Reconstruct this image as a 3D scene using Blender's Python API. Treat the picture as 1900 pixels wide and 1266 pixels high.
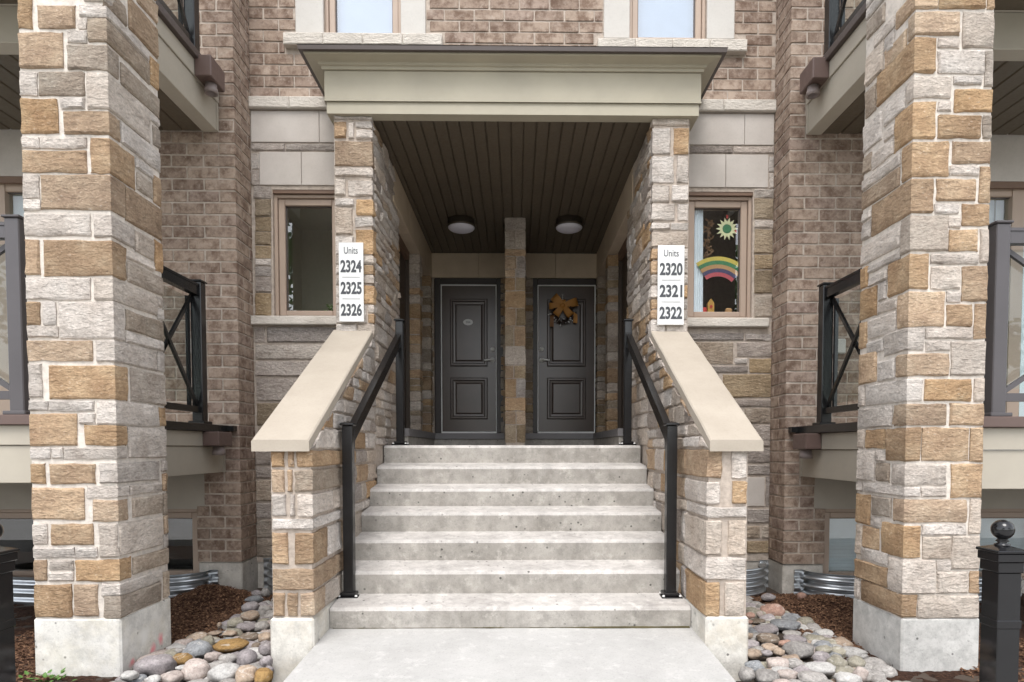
import bpy, math, random
from mathutils import Vector, Matrix, noise
for o in list(bpy.data.objects): bpy.data.objects.remove(o)
sc = bpy.context.scene
col = sc.collection
R = math.radians
# ------------------------------------------------------------------ camera
F, PPX, PIT, YAW, HOR = 1142.0, 972.0, R(2.08), 0.0122, 832.0   # photo pixels (1900 x 1266)
PPY = HOR + F*math.tan(PIT)
EYE = Vector((0, 0, 1.08))
fw = Vector((math.sin(YAW)*math.cos(PIT), math.cos(YAW)*math.cos(PIT), -math.sin(PIT)))
rt = Vector((math.cos(YAW), -math.sin(YAW), 0))
up = rt.cross(fw)
cam = bpy.data.cameras.new('camera')
cam.sensor_fit = 'HORIZONTAL'; cam.sensor_width = 36; cam.lens = F/1900*36
cam.shift_x = (950-PPX)/1900; cam.shift_y = (PPY-633)/1900
cam.clip_start = .05; cam.clip_end = 2000
co = bpy.data.objects.new('camera', cam); col.objects.link(co)
m3 = Matrix((rt, up, -fw)).transposed()
co.matrix_world = Matrix.Translation(EYE) @ m3.to_4x4()
sc.camera = co
# ------------------------------------------------------------------ light
SUN_EL, SUN_AZ = R(60), R(190)          # sun high, behind the viewer and a little to one side
w = bpy.data.worlds.new('World'); sc.world = w; w.use_nodes = True
nt = w.node_tree
sky = nt.nodes.new('ShaderNodeTexSky'); sky.sky_type = 'NISHITA'; sky.sun_disc = False
sky.sun_elevation = SUN_EL; sky.sun_rotation = SUN_AZ; sky.air_density = 1.0; sky.dust_density = 1.5; sky.ozone_density = 1.0
hs = nt.nodes.new('ShaderNodeHueSaturation'); hs.inputs['Saturation'].default_value = .22
nt.links.new(sky.outputs[0], hs.inputs['Color'])
bg = nt.nodes['Background']; bg.inputs['Strength'].default_value = .15
nt.links.new(hs.outputs[0], bg.inputs['Color'])
sl = bpy.data.lights.new('sun', 'SUN'); sl.energy = .9; sl.angle = R(30); sl.color = (1, .97, .93)
so = bpy.data.objects.new('sun', sl); col.objects.link(so)
sd = Vector((math.sin(SUN_AZ)*math.cos(SUN_EL), math.cos(SUN_AZ)*math.cos(SUN_EL), math.sin(SUN_EL)))
so.rotation_euler = sd.to_track_quat('Z', 'Y').to_euler()
so.location = (0, -5, 12)
vs = sc.view_settings
vs.view_transform = 'Standard'; vs.look = 'None'; vs.exposure = 1.48; vs.gamma = 1; vs.use_curve_mapping = False
sc.render.engine = 'CYCLES'
sc.cycles.max_bounces = 8; sc.cycles.diffuse_bounces = 5; sc.cycles.transparent_max_bounces = 12

# ------------------------------------------------------------------ pixel -> place helpers
def ray(x, y): return fw + rt*((x-PPX)/F) - up*((y-PPY)/F)
def PY(x, y, v): d = ray(x, y); return EYE + d*(v/d.y)           # on the vertical plane y = v
def PX(x, y, v): d = ray(x, y); return EYE + d*(v/d.x)           # on the vertical plane x = v
def PZ(x, y, v): d = ray(x, y); return EYE + d*((v-EYE.z)/d.z)   # on the level plane z = v

# ------------------------------------------------------------------ materials
def lin(c):
    f = lambda v: v/12.92 if v <= .04045 else ((v+.055)/1.055)**2.4
    return tuple(f(v/255) for v in c) + (1,)
class NM:
    def __init__(s, name):
        s.m = bpy.data.materials.new(name); s.m.use_nodes = True
        s.t = s.m.node_tree; s.b = s.t.nodes['Principled BSDF']; s.pos = None
    def n(s, typ, **kw):
        nd = s.t.nodes.new('ShaderNode'+typ)
        for k, v in kw.items(): setattr(nd, k, v)
        return nd
    def l(s, a, b): s.t.links.new(a, b)
    def P(s):
        if not s.pos: s.pos = s.n('NewGeometry').outputs['Position']
        return s.pos
    def noise(s, scale, detail=4, rough=.55, stretch=None, dist=0):
        nd = s.n('TexNoise'); nd.inputs['Scale'].default_value = scale; nd.inputs['Detail'].default_value = detail
        nd.inputs['Roughness'].default_value = rough; nd.inputs['Distortion'].default_value = dist
        v = s.P()
        if stretch:
            mp = s.n('Mapping'); mp.inputs['Scale'].default_value = stretch; s.l(v, mp.inputs['Vector']); v = mp.outputs[0]
        s.l(v, nd.inputs['Vector']); return nd.outputs['Fac']
    def ramp(s, fac, stops, interp='LINEAR'):
        r = s.n('ValToRGB'); r.color_ramp.interpolation = interp
        e = r.color_ramp.elements
        while len(e) < len(stops): e.new(.5)
        for i, (p, c) in enumerate(stops): e[i].position = p; e[i].color = c if len(c) == 4 else tuple(c)+(1,)
        s.l(fac, r.inputs[0]); return r.outputs[0]
    def mix(s, fac, a, b, mode='MIX'):
        m = s.n('Mix', data_type='RGBA', blend_type=mode)
        for k, v in ((0, fac), (6, a), (7, b)):
            if hasattr(v, 'node'): s.l(v, m.inputs[k])
            else: m.inputs[k].default_value = v
        return m.outputs[2]
    def rnd(s, lo, hi, c, sat=None):
        """vary brightness per object"""
        oi = s.n('ObjectInfo'); mr = s.n('MapRange'); mr.inputs['To Min'].default_value = lo; mr.inputs['To Max'].default_value = hi
        s.l(oi.outputs['Random'], mr.inputs['Value'])
        h = s.n('HueSaturation'); s.l(mr.outputs[0], h.inputs['Value']); s.l(c, h.inputs['Color']) 
        if sat:
            ml = s.n('Math', operation='MULTIPLY'); ml.inputs[1].default_value = 37.7; s.l(oi.outputs['Random'], ml.inputs[0])
            fr = s.n('Math', operation='FRACT'); s.l(ml.outputs[0], fr.inputs[0])
            m2 = s.n('MapRange'); m2.inputs['To Min'].default_value = sat[0]; m2.inputs['To Max'].default_value = sat[1]
            s.l(fr.outputs[0], m2.inputs['Value']); s.l(m2.outputs[0], h.inputs['Saturation'])
        return h.outputs[0]
    def bump(s, h, strength, dist, prev=None):
        b = s.n('Bump'); b.inputs['Strength'].default_value = strength; b.inputs['Distance'].default_value = dist
        s.l(h, b.inputs['Height'])
        if prev: s.l(prev, b.inputs['Normal'])
        return b.outputs[0]
    def done(s, c=None, rough=.8, nrm=None, metal=0, spec=.5, coat=0):
        if c is not None:
            if hasattr(c, 'node'): s.l(c, s.b.inputs['Base Color'])
            else: s.b.inputs['Base Color'].default_value = c
        if hasattr(rough, 'node'): s.l(rough, s.b.inputs['Roughness'])
        else: s.b.inputs['Roughness'].default_value = rough
        s.b.inputs['Metallic'].default_value = metal; s.b.inputs['Specular IOR Level'].default_value = spec
        s.b.inputs['Coat Weight'].default_value = coat
        if nrm: s.l(nrm, s.b.inputs['Normal'])
        return s.m
def g(v): return (v, v, v, 1)

def stone_mat(name, c1, c2, c3, lo=.82, hi=1.16):
    m = NM(name)
    big = m.noise(7, 5, .6); fine = m.noise(55, 6, .7, (1, 1, 1.6)); ledge = m.noise(16, 5, .65, (1, 1, 2.6), .6)
    c = m.ramp(big, [(.3, lin(c1)), (.52, lin(c2)), (.75, lin(c3))])
    c = m.mix(m.ramp(ledge, [(.36, g(.0)), (.5, g(1))]), m.mix(1, c, g(.80), 'MULTIPLY'), c)
    c = m.mix(m.ramp(fine, [(.36, g(.0)), (.58, g(1))]), m.mix(1, c, g(.74), 'MULTIPLY'), c)
    c = m.mix(m.ramp(fine, [(.58, g(0)), (.76, g(.6))]), c, lin((226, 219, 208)))
    c = m.rnd(lo-.04, hi, c, (.68, .93))
    b = m.bump(ledge, .8, .028); b = m.bump(fine, .9, .011, b)
    return m.done(c, .92, b, spec=.2)
M = {}
M['T'] = stone_mat('stone_tan', (166, 130, 92), (186, 151, 110), (201, 171, 132))
M['G'] = stone_mat('stone_grey', (190, 175, 162), (211, 198, 186), (222, 211, 200), .86, 1.07)
M['P'] = stone_mat('stone_pinkgrey', (184, 165, 147), (200, 183, 166), (212, 197, 180))
M['B'] = stone_mat('stone_brown', (164, 143, 122), (181, 162, 141), (192, 177, 158))
M['D'] = stone_mat('stone_darkgrey', (158, 144, 133), (174, 160, 149), (184, 171, 160))  # a darker grey stone colour
M['O'] = stone_mat('stone_olive', (152, 128, 96), (166, 142, 108), (178, 156, 124))

def mortar_mat(name, c):
    m = NM(name); a = m.noise(30, 5, .6); f = m.noise(140, 3, .6)
    k = m.ramp(a, [(.3, lin(tuple(v*.86 for v in c))), (.6, lin(c))])
    return m.done(k, .95, m.bump(f, .4, .006, m.bump(a, .4, .012)), spec=.15)
M['mortar_white'] = mortar_mat('mortar_white', (214, 205, 195))
M['mortar'] = mortar_mat('mortar_beige', (182, 169, 157))

m = NM('brick_clay')
oi = m.n('ObjectInfo')
base = m.ramp(oi.outputs['Random'], [(0, lin((140, 122, 109))), (.3, lin((151, 133, 119))), (.6, lin((159, 141, 126))), (.85, lin((167, 149, 134))), (1, lin((146, 128, 117)))])
bl = m.noise(11, 5, .7); fn = m.noise(120, 3, .6); ed = m.noise(28, 5, .7)
c = m.mix(m.ramp(bl, [(.42, g(0)), (.62, g(.95))]), base, m.mix(1, base, lin((182, 170, 164)), 'MULTIPLY'))
c = m.mix(m.ramp(ed, [(.52, g(0)), (.72, g(.5))]), c, lin((184, 170, 158)))
M['brick'] = m.done(c, .9, m.bump(fn, .5, .004, m.bump(ed, .45, .008)), spec=.2)

def conc(name, c1, c2, stain=None, pits=True, marks=(), k=1.0):
    m = NM(name); a = m.noise(2.2, 6, .65); b = m.noise(14, 6, .7); f = m.noise(90, 4, .65); st = m.noise(4.5, 5, .6, (1, 1, .22))
    c = m.ramp(a, [(.3, lin(c1)), (.65, lin(c2))])
    c = m.mix(m.ramp(b, [(.36, g(.75*k)), (.56, g(0))]), c, m.mix(1, c, g(.70), 'MULTIPLY'))
    c = m.mix(m.ramp(m.noise(9, 6, .75), [(.54, g(0)), (.68, g(.5))]), c, lin(tuple(min(255, v*1.12) for v in c2)))
    c = m.mix(m.ramp(st, [(.55, g(0)), (.75, g(.45*k))]), c, m.mix(1, c, g(.66), 'MULTIPLY'))
    c = m.mix(m.ramp(f, [(.30, g(.5)), (.45, g(0))]), c, m.mix(1, c, g(.6), 'MULTIPLY'))
    nb = m.bump(b, .25, .006)
    if pits:
        v = m.n('TexVoronoi'); v.inputs['Scale'].default_value = 17; m.l(m.P(), v.inputs['Vector'])
        pm = m.ramp(v.outputs['Distance'], [(.10, g(1)), (.16, g(0))])
        gate = m.ramp(m.noise(5, 3), [(.46, g(0)), (.56, g(1))])
        pm = m.mix(1, pm, gate, 'MULTIPLY')
        c = m.mix(pm, c, m.mix(1, c, g(.3), 'MULTIPLY'))
    if stain:
        c = m.mix(m.ramp(m.noise(3.2, 5, .7), [(.5, g(0)), (.7, g(.55))]), c, lin(stain))
    for (p, r, mc, kk) in marks:         # sprayed survey marks, worn
        d = m.n('VectorMath', operation='DISTANCE'); m.l(m.P(), d.inputs[0]); d.inputs[1].default_value = p
        dv = m.n('Math', operation='DIVIDE'); m.l(d.outputs['Value'], dv.inputs[0]); dv.inputs[1].default_value = r
        ad = m.n('Math', operation='MULTIPLY_ADD'); m.l(m.noise(18, 3), ad.inputs[0]); ad.inputs[1].default_value = .9; m.l(dv.outputs[0], ad.inputs[2])
        c = m.mix(m.ramp(ad.outputs[0], [(.55, g(kk)), (1.2, g(0))]), c, lin(mc))
    return m.done(c, .88, m.bump(f, .35, .004, nb), spec=.25)
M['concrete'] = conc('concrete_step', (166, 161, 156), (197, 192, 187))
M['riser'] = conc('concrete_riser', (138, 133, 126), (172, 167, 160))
M['walk'] = conc('concrete_walk', (166, 164, 161), (178, 176, 173), pits=False, k=.25)
M['base_old'] = conc('concrete_old', (186, 181, 172), (214, 210, 202), (190, 178, 158))
M['base_clean'] = conc('concrete_clean', (182, 180, 176), (198, 196, 192))
M['base_marked'] = conc('concrete_marked', (196, 193, 187), (220, 217, 211), (206, 198, 180),
    marks=[(tuple(PX(300, 1185, -2.084)), .07, (232, 120, 130), .75), (tuple(PX(285, 1205, -2.084)), .08, (236, 130, 140), .8), (tuple(PX(247, 1230, -2.084)), .05, (226, 120, 128), .7), (tuple(PX(270, 1180, -2.084)), .12, (222, 220, 216), .7)])
M['found'] = conc('concrete_foundation', (166, 160, 152), (192, 186, 178), (150, 144, 134))
M['found_marked'] = conc('concrete_foundation_marked', (166, 160, 152), (192, 186, 178), (150, 144, 134),
    marks=[(tuple(PY(430, 1098, 5.01)), .06, (236, 96, 110), .85), (tuple(PY(445, 1118, 5.01)), .05, (226, 70, 90), .85), (tuple(PY(432, 1118, 5.0)), .09, (50, 48, 46), .8)])

def limestone(name, c1, c2, rock=False):
    m = NM(name); a = m.noise(4, 5, .6); f = m.noise(70, 5, .65); l_ = m.noise(22, 5, .7, (1, 1, 2))
    c = m.ramp(a, [(.3, lin(c1)), (.7, lin(c2))]); c = m.mix(m.ramp(f, [(.3, g(.35)), (.5, g(0))]), c, m.mix(1, c, g(.8), 'MULTIPLY'))
    return m.done(c, .85, m.bump(l_, .8, .02, m.bump(f, .3, .004)) if rock else m.bump(f, .2, .002), spec=.25)
M['lime'] = limestone('limestone_smooth', (174, 166, 159), (188, 181, 174))
M['lime_white'] = limestone('limestone_pale', (182, 177, 171), (192, 188, 182))
M['lime_rock'] = limestone('limestone_rockface', (186, 178, 168), (206, 198, 188), True)
M['lintel'] = limestone('limestone_lintel', (186, 168, 146), (198, 181, 159))
M['coping'] = limestone('limestone_coping', (158, 148, 135), (169, 159, 146))

def paint(name, c, rough=.5, var=.06, bump=.0, spec=.5, coat=0, metal=0):
    m = NM(name); a = m.noise(3, 4); f = m.noise(40, 4, .6)
    k = m.ramp(a, [(.3, lin(tuple(v*(1-var) for v in c))), (.7, lin(c))])
    r = m.ramp(f, [(.3, g(max(0, rough-.08))), (.7, g(rough+.08))]) if rough > .4 else rough
    return m.done(k, r, m.bump(f, bump, .002) if bump else None, spec=spec, coat=coat, metal=metal)
M['moss'] = paint('moss_dirt', (92, 84, 54), .95, .5)
M['khaki'] = paint('khaki_fascia', (168, 160, 141), .55)
M['beam'] = paint('taupe_beam', (172, 164, 150), .55)
M['soffit'] = paint('dark_soffit', (92, 82, 68), .5)
M['drip'] = paint('dark_drip_edge', (78, 68, 64), .45)
M['shingle'] = paint('shingle', (80, 74, 70), .9, .2, .5)
M['black'] = paint('black_powdercoat', (22, 21, 22), .26, .1, 0)
M['gloss_black'] = paint('black_gloss', (24, 24, 26), .10, .1, 0)
M['greypost'] = paint('grey_bronze_rail', (80, 76, 78), .42)
M['brown_metal'] = paint('brown_metal', (96, 78, 72), .5)
M['pipe'] = paint('grey_pipe', (132, 120, 116), .5)
M['frame'] = paint('tan_window_frame', (168, 148, 132), .5)
M['frame_dark'] = paint('brown_reveal', (110, 86, 70), .6)
M['door'] = paint('dark_brown_door', (82, 69, 61), .30, .12, 0)
M['door_frame'] = paint('door_frame_brown', (54, 46, 42), .45)
M['side_door'] = paint('side_frame_brown', (70, 58, 48), .5)
M['white'] = paint('white_strip', (244, 243, 240), .5)
M['sign'] = paint('sign_white', (222, 222, 220), .4)
M['ink'] = paint('sign_ink', (66, 68, 72), .5)
M['steel'] = paint('satin_steel', (236, 234, 230), .35, .05)
M['galv'] = paint('galvanised', (196, 200, 204), .33, .12, .05, metal=.9)
M['flash'] = paint('grey_flashing', (128, 124, 124), .5)
M['stucco'] = paint('stucco', (178, 170, 158), .9, .08, .3)
M['diffuser'] = paint('lamp_diffuser', (224, 222, 232), .45)
M['lamp_body'] = paint('lamp_body', (74, 66, 58), .45)
M['room'] = paint('room_wall', (186, 182, 164), .9)
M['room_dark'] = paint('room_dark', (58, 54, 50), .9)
M['pale_slats'] = paint('slats_white', (226, 232, 240), .6)
M['sky_reflection'] = paint('sky_reflection_white', (232, 238, 248), .8)
M['ribbon'] = paint('orange_ribbon', (204, 142, 66), .6, .2)
M['ribbon_dark'] = paint('brown_ribbon', (138, 94, 52), .6, .2)
M['foil'] = paint('dark_foil', (70, 54, 48), .3, .3, metal=.4)
M['foil_white'] = paint('silver_foil', (226, 220, 216), .25, .1)
for nme, cc in dict(yellow=(214, 190, 90), green=(56, 124, 84), orange=(190, 144, 98), blue=(66, 64, 104), red=(190, 80, 92), cream=(224, 220, 180), ochre=(196, 150, 70), crimson=(190, 44, 40), leaf=(84, 120, 50), white_t=(226, 226, 224), brownw=(120, 84, 52)).items():
    M[nme] = paint('colour_'+nme, cc, .6)
m = NM('mulch'); a = m.noise(40, 5, .7)
M['mulch'] = m.done(m.ramp(a, [(.3, lin((36, 26, 22))), (.55, lin((72, 52, 42))), (.75, lin((104, 78, 62)))]), .95, m.bump(a, 1, .03), spec=.1)
m = NM('mulch_chip'); a = m.noise(60, 3, .6)
M['chip'] = m.done(m.ramp(a, [(.25, lin((50, 35, 28))), (.5, lin((88, 64, 50))), (.70, lin((150, 118, 92)))]), .9, spec=.15)
m = NM('ground_lawn'); a = m.noise(3, 5, .6)
M['lawn'] = m.done(m.ramp(a, [(.3, lin((70, 88, 46))), (.7, lin((98, 112, 62)))]), .95)
m = NM('asphalt'); a = m.noise(60, 4, .6)
M['asphalt'] = m.done(m.ramp(a, [(.3, g(.045)), (.7, g(.075))]), .9, m.bump(a, .4, .01))
M['dirt'] = paint('bed_soil', (70, 58, 48), .95, .3, .5)
def pebble_mat(name, c1, c2):
    m = NM(name); a = m.noise(14, 6, .7, None, 1.2); f = m.noise(70, 5, .75); v = m.noise(7, 3, .5, (1, 1, 4), 2.5)
    c = m.ramp(a, [(.32, lin(c1)), (.68, lin(c2))]); c = m.mix(m.ramp(f, [(.38, g(.75)), (.55, g(0))]), c, m.mix(1, c, g(.6), 'MULTIPLY'))
    c = m.mix(m.ramp(v, [(.60, g(0)), (.66, g(.45)), (.7, g(0))]), c, lin((206, 202, 196)))
    c = m.rnd(.8, 1.12, c)
    return m.done(c, .85, m.bump(f, .5, .007, m.bump(a, .4, .016)), spec=.25)
PEB = dict(gray=((128, 124, 120), (166, 161, 156)), pale=((166, 163, 159), (196, 193, 189)), pink=((160, 147, 140), (192, 179, 171)), ochre=((132, 102, 62), (172, 140, 92)),
           blue=((116, 118, 121), (152, 153, 154)), tan=((146, 127, 110), (178, 160, 142)), brown=((104, 92, 80), (138, 124, 110)), lav=((132, 125, 125), (168, 160, 160)), olive=((132, 127, 112), (166, 160, 146)), rose=((158, 126, 112), (188, 154, 138)))
for k, v in PEB.items(): M['peb_'+k] = pebble_mat('pebble_'+k, *v)
def glass_mat(name, ior, tint, rough=0.0):
    m = NM(name); t = m.t; t.nodes.remove(m.b); out = t.nodes['Material Output']
    tr = m.n('BsdfTransparent'); tr.inputs[0].default_value = tint
    gl = m.n('BsdfGlossy'); gl.inputs['Roughness'].default_value = rough; gl.inputs[0].default_value = (1, 1, 1, 1)
    fr = m.n('Fresnel'); fr.inputs[0].default_value = ior
    sb = m.n('Math', operation='SUBTRACT'); sb.inputs[0].default_value = 1; m.l(m.n('NewGeometry').outputs['Backfacing'], sb.inputs[1])
    ml = m.n('Math', operation='MULTIPLY'); m.l(fr.outputs[0], ml.inputs[0]); m.l(sb.outputs[0], ml.inputs[1])     # only the outer face mirrors, thin pane
    mx = m.n('MixShader'); m.l(ml.outputs[0], mx.inputs[0]); m.l(tr.outputs[0], mx.inputs[1]); m.l(gl.outputs[0], mx.inputs[2]); m.l(mx.outputs[0], out.inputs[0])
    return m.m
M['glass'] = glass_mat('window_glass', 2.1, (.95, .97, .96, 1))
M['glass_mirror'] = glass_mat('reflective_glass', 2.4, (.84, .88, .92, 1))
M['glass_patio'] = glass_mat('patio_glass', 1.8, (.9, .93, .92, 1))
M['glass_clear'] = glass_mat('clear_panel', 1.6, (.90, .93, .92, 1))

# ------------------------------------------------------------------ object helpers
def tag(o, label=None, cat=None, group=None, kind=None):
    if label: o['label'] = label
    if cat: o['category'] = cat
    if group: o['group'] = group
    if kind: o['kind'] = kind
    return o
def thing(name, loc, label, cat, group=None):
    o = bpy.data.objects.new(name, None); o.empty_display_size = .1; o.location = loc; col.objects.link(o)
    bpy.context.view_layer.update() if False else None
    return tag(o, label, cat, group)
def worldloc(o):
    v = Vector((0, 0, 0))
    while o: v += o.location; o = o.parent
    return v
def link(name, me, mat, parent=None, smooth=False):
    o = bpy.data.objects.new(name, me); col.objects.link(o)
    if mat and not me.materials: me.materials.append(M[mat] if isinstance(mat, str) else mat)
    if smooth: me.polygons.foreach_set('use_smooth', [True]*len(me.polygons))
    if parent:
        o.parent = parent; o.location = -worldloc(parent)
    return o
class MB:
    def __init__(s): s.v = []; s.f = []
    def add(s, vs, fs):
        b = len(s.v); s.v += [tuple(v) for v in vs]; s.f += [tuple(i+b for i in f) for f in fs]; return s
    def box(s, x0, x1, y0, y1, z0, z1):
        if x0 > x1: x0, x1 = x1, x0
        if y0 > y1: y0, y1 = y1, y0
        if z0 > z1: z0, z1 = z1, z0
        return s.add([(x0, y0, z0), (x1, y0, z0), (x1, y1, z0), (x0, y1, z0), (x0, y0, z1), (x1, y0, z1), (x1, y1, z1), (x0, y1, z1)],
                     [(0, 3, 2, 1), (4, 5, 6, 7), (0, 1, 5, 4), (1, 2, 6, 5), (2, 3, 7, 6), (3, 0, 4, 7)])
    def rbox(s, x0, x1, y0, y1, z0, z1, b=.004):
        """box with chamfered edges"""
        if x0 > x1: x0, x1 = x1, x0
        if y0 > y1: y0, y1 = y1, y0
        if z0 > z1: z0, z1 = z1, z0
        b = min(b, (x1-x0)/3, (y1-y0)/3, (z1-z0)/3)
        vs = []
        for sx in (0, 1):
            for sy in (0, 1):
                for sz in (0, 1):
                    X, Y, Z = (x0, x1)[sx], (y0, y1)[sy], (z0, z1)[sz]
                    dx, dy, dz = (b, -b)[sx], (b, -b)[sy], (b, -b)[sz]
                    vs += [(X, Y+dy, Z+dz), (X+dx, Y, Z+dz), (X+dx, Y+dy, Z)]
        k = lambda a, bb, c, ax: ((a*2+bb)*2+c)*3+ax
        fs = []
        def quad(l, flip): fs.append(tuple(reversed(l)) if flip else tuple(l))
        for i in (0, 1):
            quad([k(i, 0, 0, 0), k(i, 1, 0, 0), k(i, 1, 1, 0), k(i, 0, 1, 0)], i == 0)
            quad([k(0, i, 0, 1), k(1, i, 0, 1), k(1, i, 1, 1), k(0, i, 1, 1)], i == 1)
            quad([k(0, 0, i, 2), k(1, 0, i, 2), k(1, 1, i, 2), k(0, 1, i, 2)], i == 0)
        for a in (0, 1):
            for c in (0, 1):
                fl = (a == c)
                quad([k(a, c, 0, 0), k(a, c, 1, 0), k(a, c, 1, 1), k(a, c, 0, 1)], not fl)
                quad([k(a, 0, c, 0), k(a, 1, c, 0), k(a, 1, c, 2), k(a, 0, c, 2)], fl)
                quad([k(0, a, c, 1), k(1, a, c, 1), k(1, a, c, 2), k(0, a, c, 2)], not fl)
        for a in (0, 1):
            for b_ in (0, 1):
                for c in (0, 1):
                    quad([k(a, b_, c, 0), k(a, b_, c, 1), k(a, b_, c, 2)], (a+b_+c) % 2 == 1)
        return s.add(vs, fs)
    def bar(s, p, q, wd, ht, upv=Vector((0, 0, 1))):
        """rectangular bar from p to q"""
        p = Vector(p); q = Vector(q); d = (q-p).normalized(); sd_ = d.cross(upv)
        if sd_.length < 1e-4: sd_ = Vector((1, 0, 0))
        sd_.normalize(); u = sd_.cross(d)
        vs = []
        for e in (p, q):
            for a, b in ((-1, -1), (1, -1), (1, 1), (-1, 1)): vs.append(e + sd_*(a*wd/2) + u*(b*ht/2))
        return s.add(vs, [(0, 1, 5, 4), (1, 2, 6, 5), (2, 3, 7, 6), (3, 0, 4, 7), (3, 2, 1, 0), (4, 5, 6, 7)])
    def lathe(s, c, prof, n=24, axis='z'):
        vs = []; c = Vector(c)
        for r, h in prof:
            for i in range(n):
                a = 2*math.pi*i/n
                if axis == 'z': vs.append(c + Vector((r*math.cos(a), r*math.sin(a), h)))
                else: vs.append(c + Vector((r*math.cos(a), -h, r*math.sin(a))))
        fs = []
        for j in range(len(prof)-1):
            for i in range(n):
                k = (i+1) % n; fs.append((j*n+i, j*n+k, (j+1)*n+k, (j+1)*n+i))
        fs.append(tuple(range((len(prof)-1)*n, len(prof)*n))); fs.append(tuple(reversed(range(n))))
        return s.add(vs, fs)
    def tube(s, pts, r, n=8):
        rings = []
        for i, p in enumerate(pts):
            p = Vector(p); a = Vector(pts[max(0, i-1)]); b = Vector(pts[min(len(pts)-1, i+1)])
            d = (b-a).normalized(); x = d.orthogonal().normalized(); y = d.cross(x)
            rings.append([p + x*(r*math.cos(2*math.pi*k/n)) + y*(r*math.sin(2*math.pi*k/n)) for k in range(n)])
        fs = []
        for j in range(len(rings)-1):
            for k in range(n): fs.append((j*n+k, j*n+(k+1) % n, (j+1)*n+(k+1) % n, (j+1)*n+k))
        return s.add([v for r_ in rings for v in r_], fs)
    def poly(s, pts, y0, y1):
        """outline in (x, z), thickened from y0 (front) to y1"""
        n = len(pts)
        return s.add([(a, y0, b) for a, b in pts]+[(a, y1, b) for a, b in pts],
                     [tuple(range(n)), tuple(reversed(range(n, 2*n)))]+[(i, i+n, (i+1) % n+n, (i+1) % n) for i in range(n)])
    def mesh(s, name):
        me = bpy.data.meshes.new(name); me.from_pydata(s.v, [], s.f); me.validate(); me.update(); return me
    def build(s, name, mat, parent=None, smooth=False):
        o = link(name, s.mesh(name), mat, parent, smooth)
        return o
def box(name, mat, parent, *d, b=0):
    mb = MB(); (mb.rbox(*d, b) if b else mb.box(*d)); return mb.build(name, mat, parent)

# a wall face unrolled along a plan line: u runs along it, off is the distance in front of it
class Surf:
    def __init__(s, pts):
        s.p = [Vector((a, b, 0)) for a, b in pts]; s.L = [0]
        for a, b in zip(s.p, s.p[1:]): s.L.append(s.L[-1]+(b-a).length)
        s.t = [(b-a).normalized() for a, b in zip(s.p, s.p[1:])]
        s.n = [Vector((t.y, -t.x, 0)) for t in s.t]
    def pos(s, u, z, off):
        for i in range(1, len(s.L)-1):
            if abs(u-s.L[i]) < 1e-5:
                a, b = s.n[i-1], s.n[i]; mm = (a+b)/(1+a.dot(b)); return s.p[i]+mm*off+Vector((0, 0, z))
        i = 0
        while i < len(s.t)-1 and u > s.L[i+1]: i += 1
        return s.p[i]+s.t[i]*(u-s.L[i])+s.n[i]*off+Vector((0, 0, z))
    def cuts(s, u0, u1): return [l for l in s.L[1:-1] if u0+.012 < l < u1-.012]

def stone_mesh(sf, u0, u1, z0, z1, proud=.018, rough=.012, rng=random, zmax=None, j=.004):
    e = min(.008, (u1-u0)*.2, (z1-z0)*.2)
    segs = [u0]+sf.cuts(u0, u1)+[u1]
    us = [u0, u0+e]
    for a, b in zip(segs, segs[1:]):
        n = max(1, min(4, round((b-a)/.055)))
        for k in range(1, n+1):
            us.append(a+(b-a)*k/n)
    us[-1] = u1-e; us.append(u1)
    us = sorted(set(round(x, 5) for x in us if u0 <= x <= u1))
    zs = [z0, z0+e]; n = max(1, min(3, round((z1-z0)/.055)))
    zs += [z0+(z1-z0)*k/n for k in range(1, n)]+[z1-e, z1]
    sx, sy = rng.random()*50, rng.random()*50
    tilt = rng.uniform(-.5, .5)*rough; tilt2 = rng.uniform(-.5, .5)*rough
    vs = []; nu, nz = len(us), len(zs)
    cutset = set(round(c, 5) for c in sf.cuts(u0, u1))
    def P(u, z, off):
        zz = z
        p = sf.pos(u, zz, off)
        if zmax:
            lim = zmax(p); p.z = min(p.z, lim)
        return p
    for a, z in enumerate(zs):
        for b, u in enumerate(us):
            edge = a in (0, nz-1) or b in (0, nu-1)
            nz_ = noise.noise(Vector((u*9+sx, z*11+sy, 0)))*rough*1.3 + noise.noise(Vector((u*25+sx, z*25+sy, 3)))*rough*.6
            if edge:
                off = proud*.5+rng.uniform(-.3, .3)*j
                uu = u if round(u, 5) in cutset else u+rng.uniform(-j, j); zz = z+rng.uniform(-j, j)
            else:
                off = max(.004, proud+nz_+tilt*(2*b/(nu-1)-1)+tilt2*(2*a/(nz-1)-1)); uu, zz = u, z
                if round(u, 5) in cutset: off = proud*.8+nz_*.5
            vs.append(P(uu, zz, off))
    fs = [(a*nu+b, a*nu+b+1, (a+1)*nu+b+1, (a+1)*nu+b) for a in range(nz-1) for b in range(nu-1)]
    ring = [b for b in range(nu)]+[a*nu+nu-1 for a in range(1, nz)]+[(nz-1)*nu+b for b in range(nu-2, -1, -1)]+[a*nu for a in range(nz-2, 0, -1)]
    base = len(vs)
    for r_ in ring:
        a, b = divmod(r_, nu); p = P(us[b], zs[a], -.012)
        q = vs[r_]; p.z = q.z; vs.append(p)
    k = len(ring)
    fs += [(ring[i], base+i, base+(i+1) % k, ring[(i+1) % k]) for i in range(k)]
    me = bpy.data.meshes.new('stone'); me.from_pydata([tuple(v) for v in vs], [], fs); me.validate(); me.update()
    me.polygons.foreach_set('use_smooth', [True]*len(me.polygons)); me.set_sharp_from_angle(angle=R(32))
    return me
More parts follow.
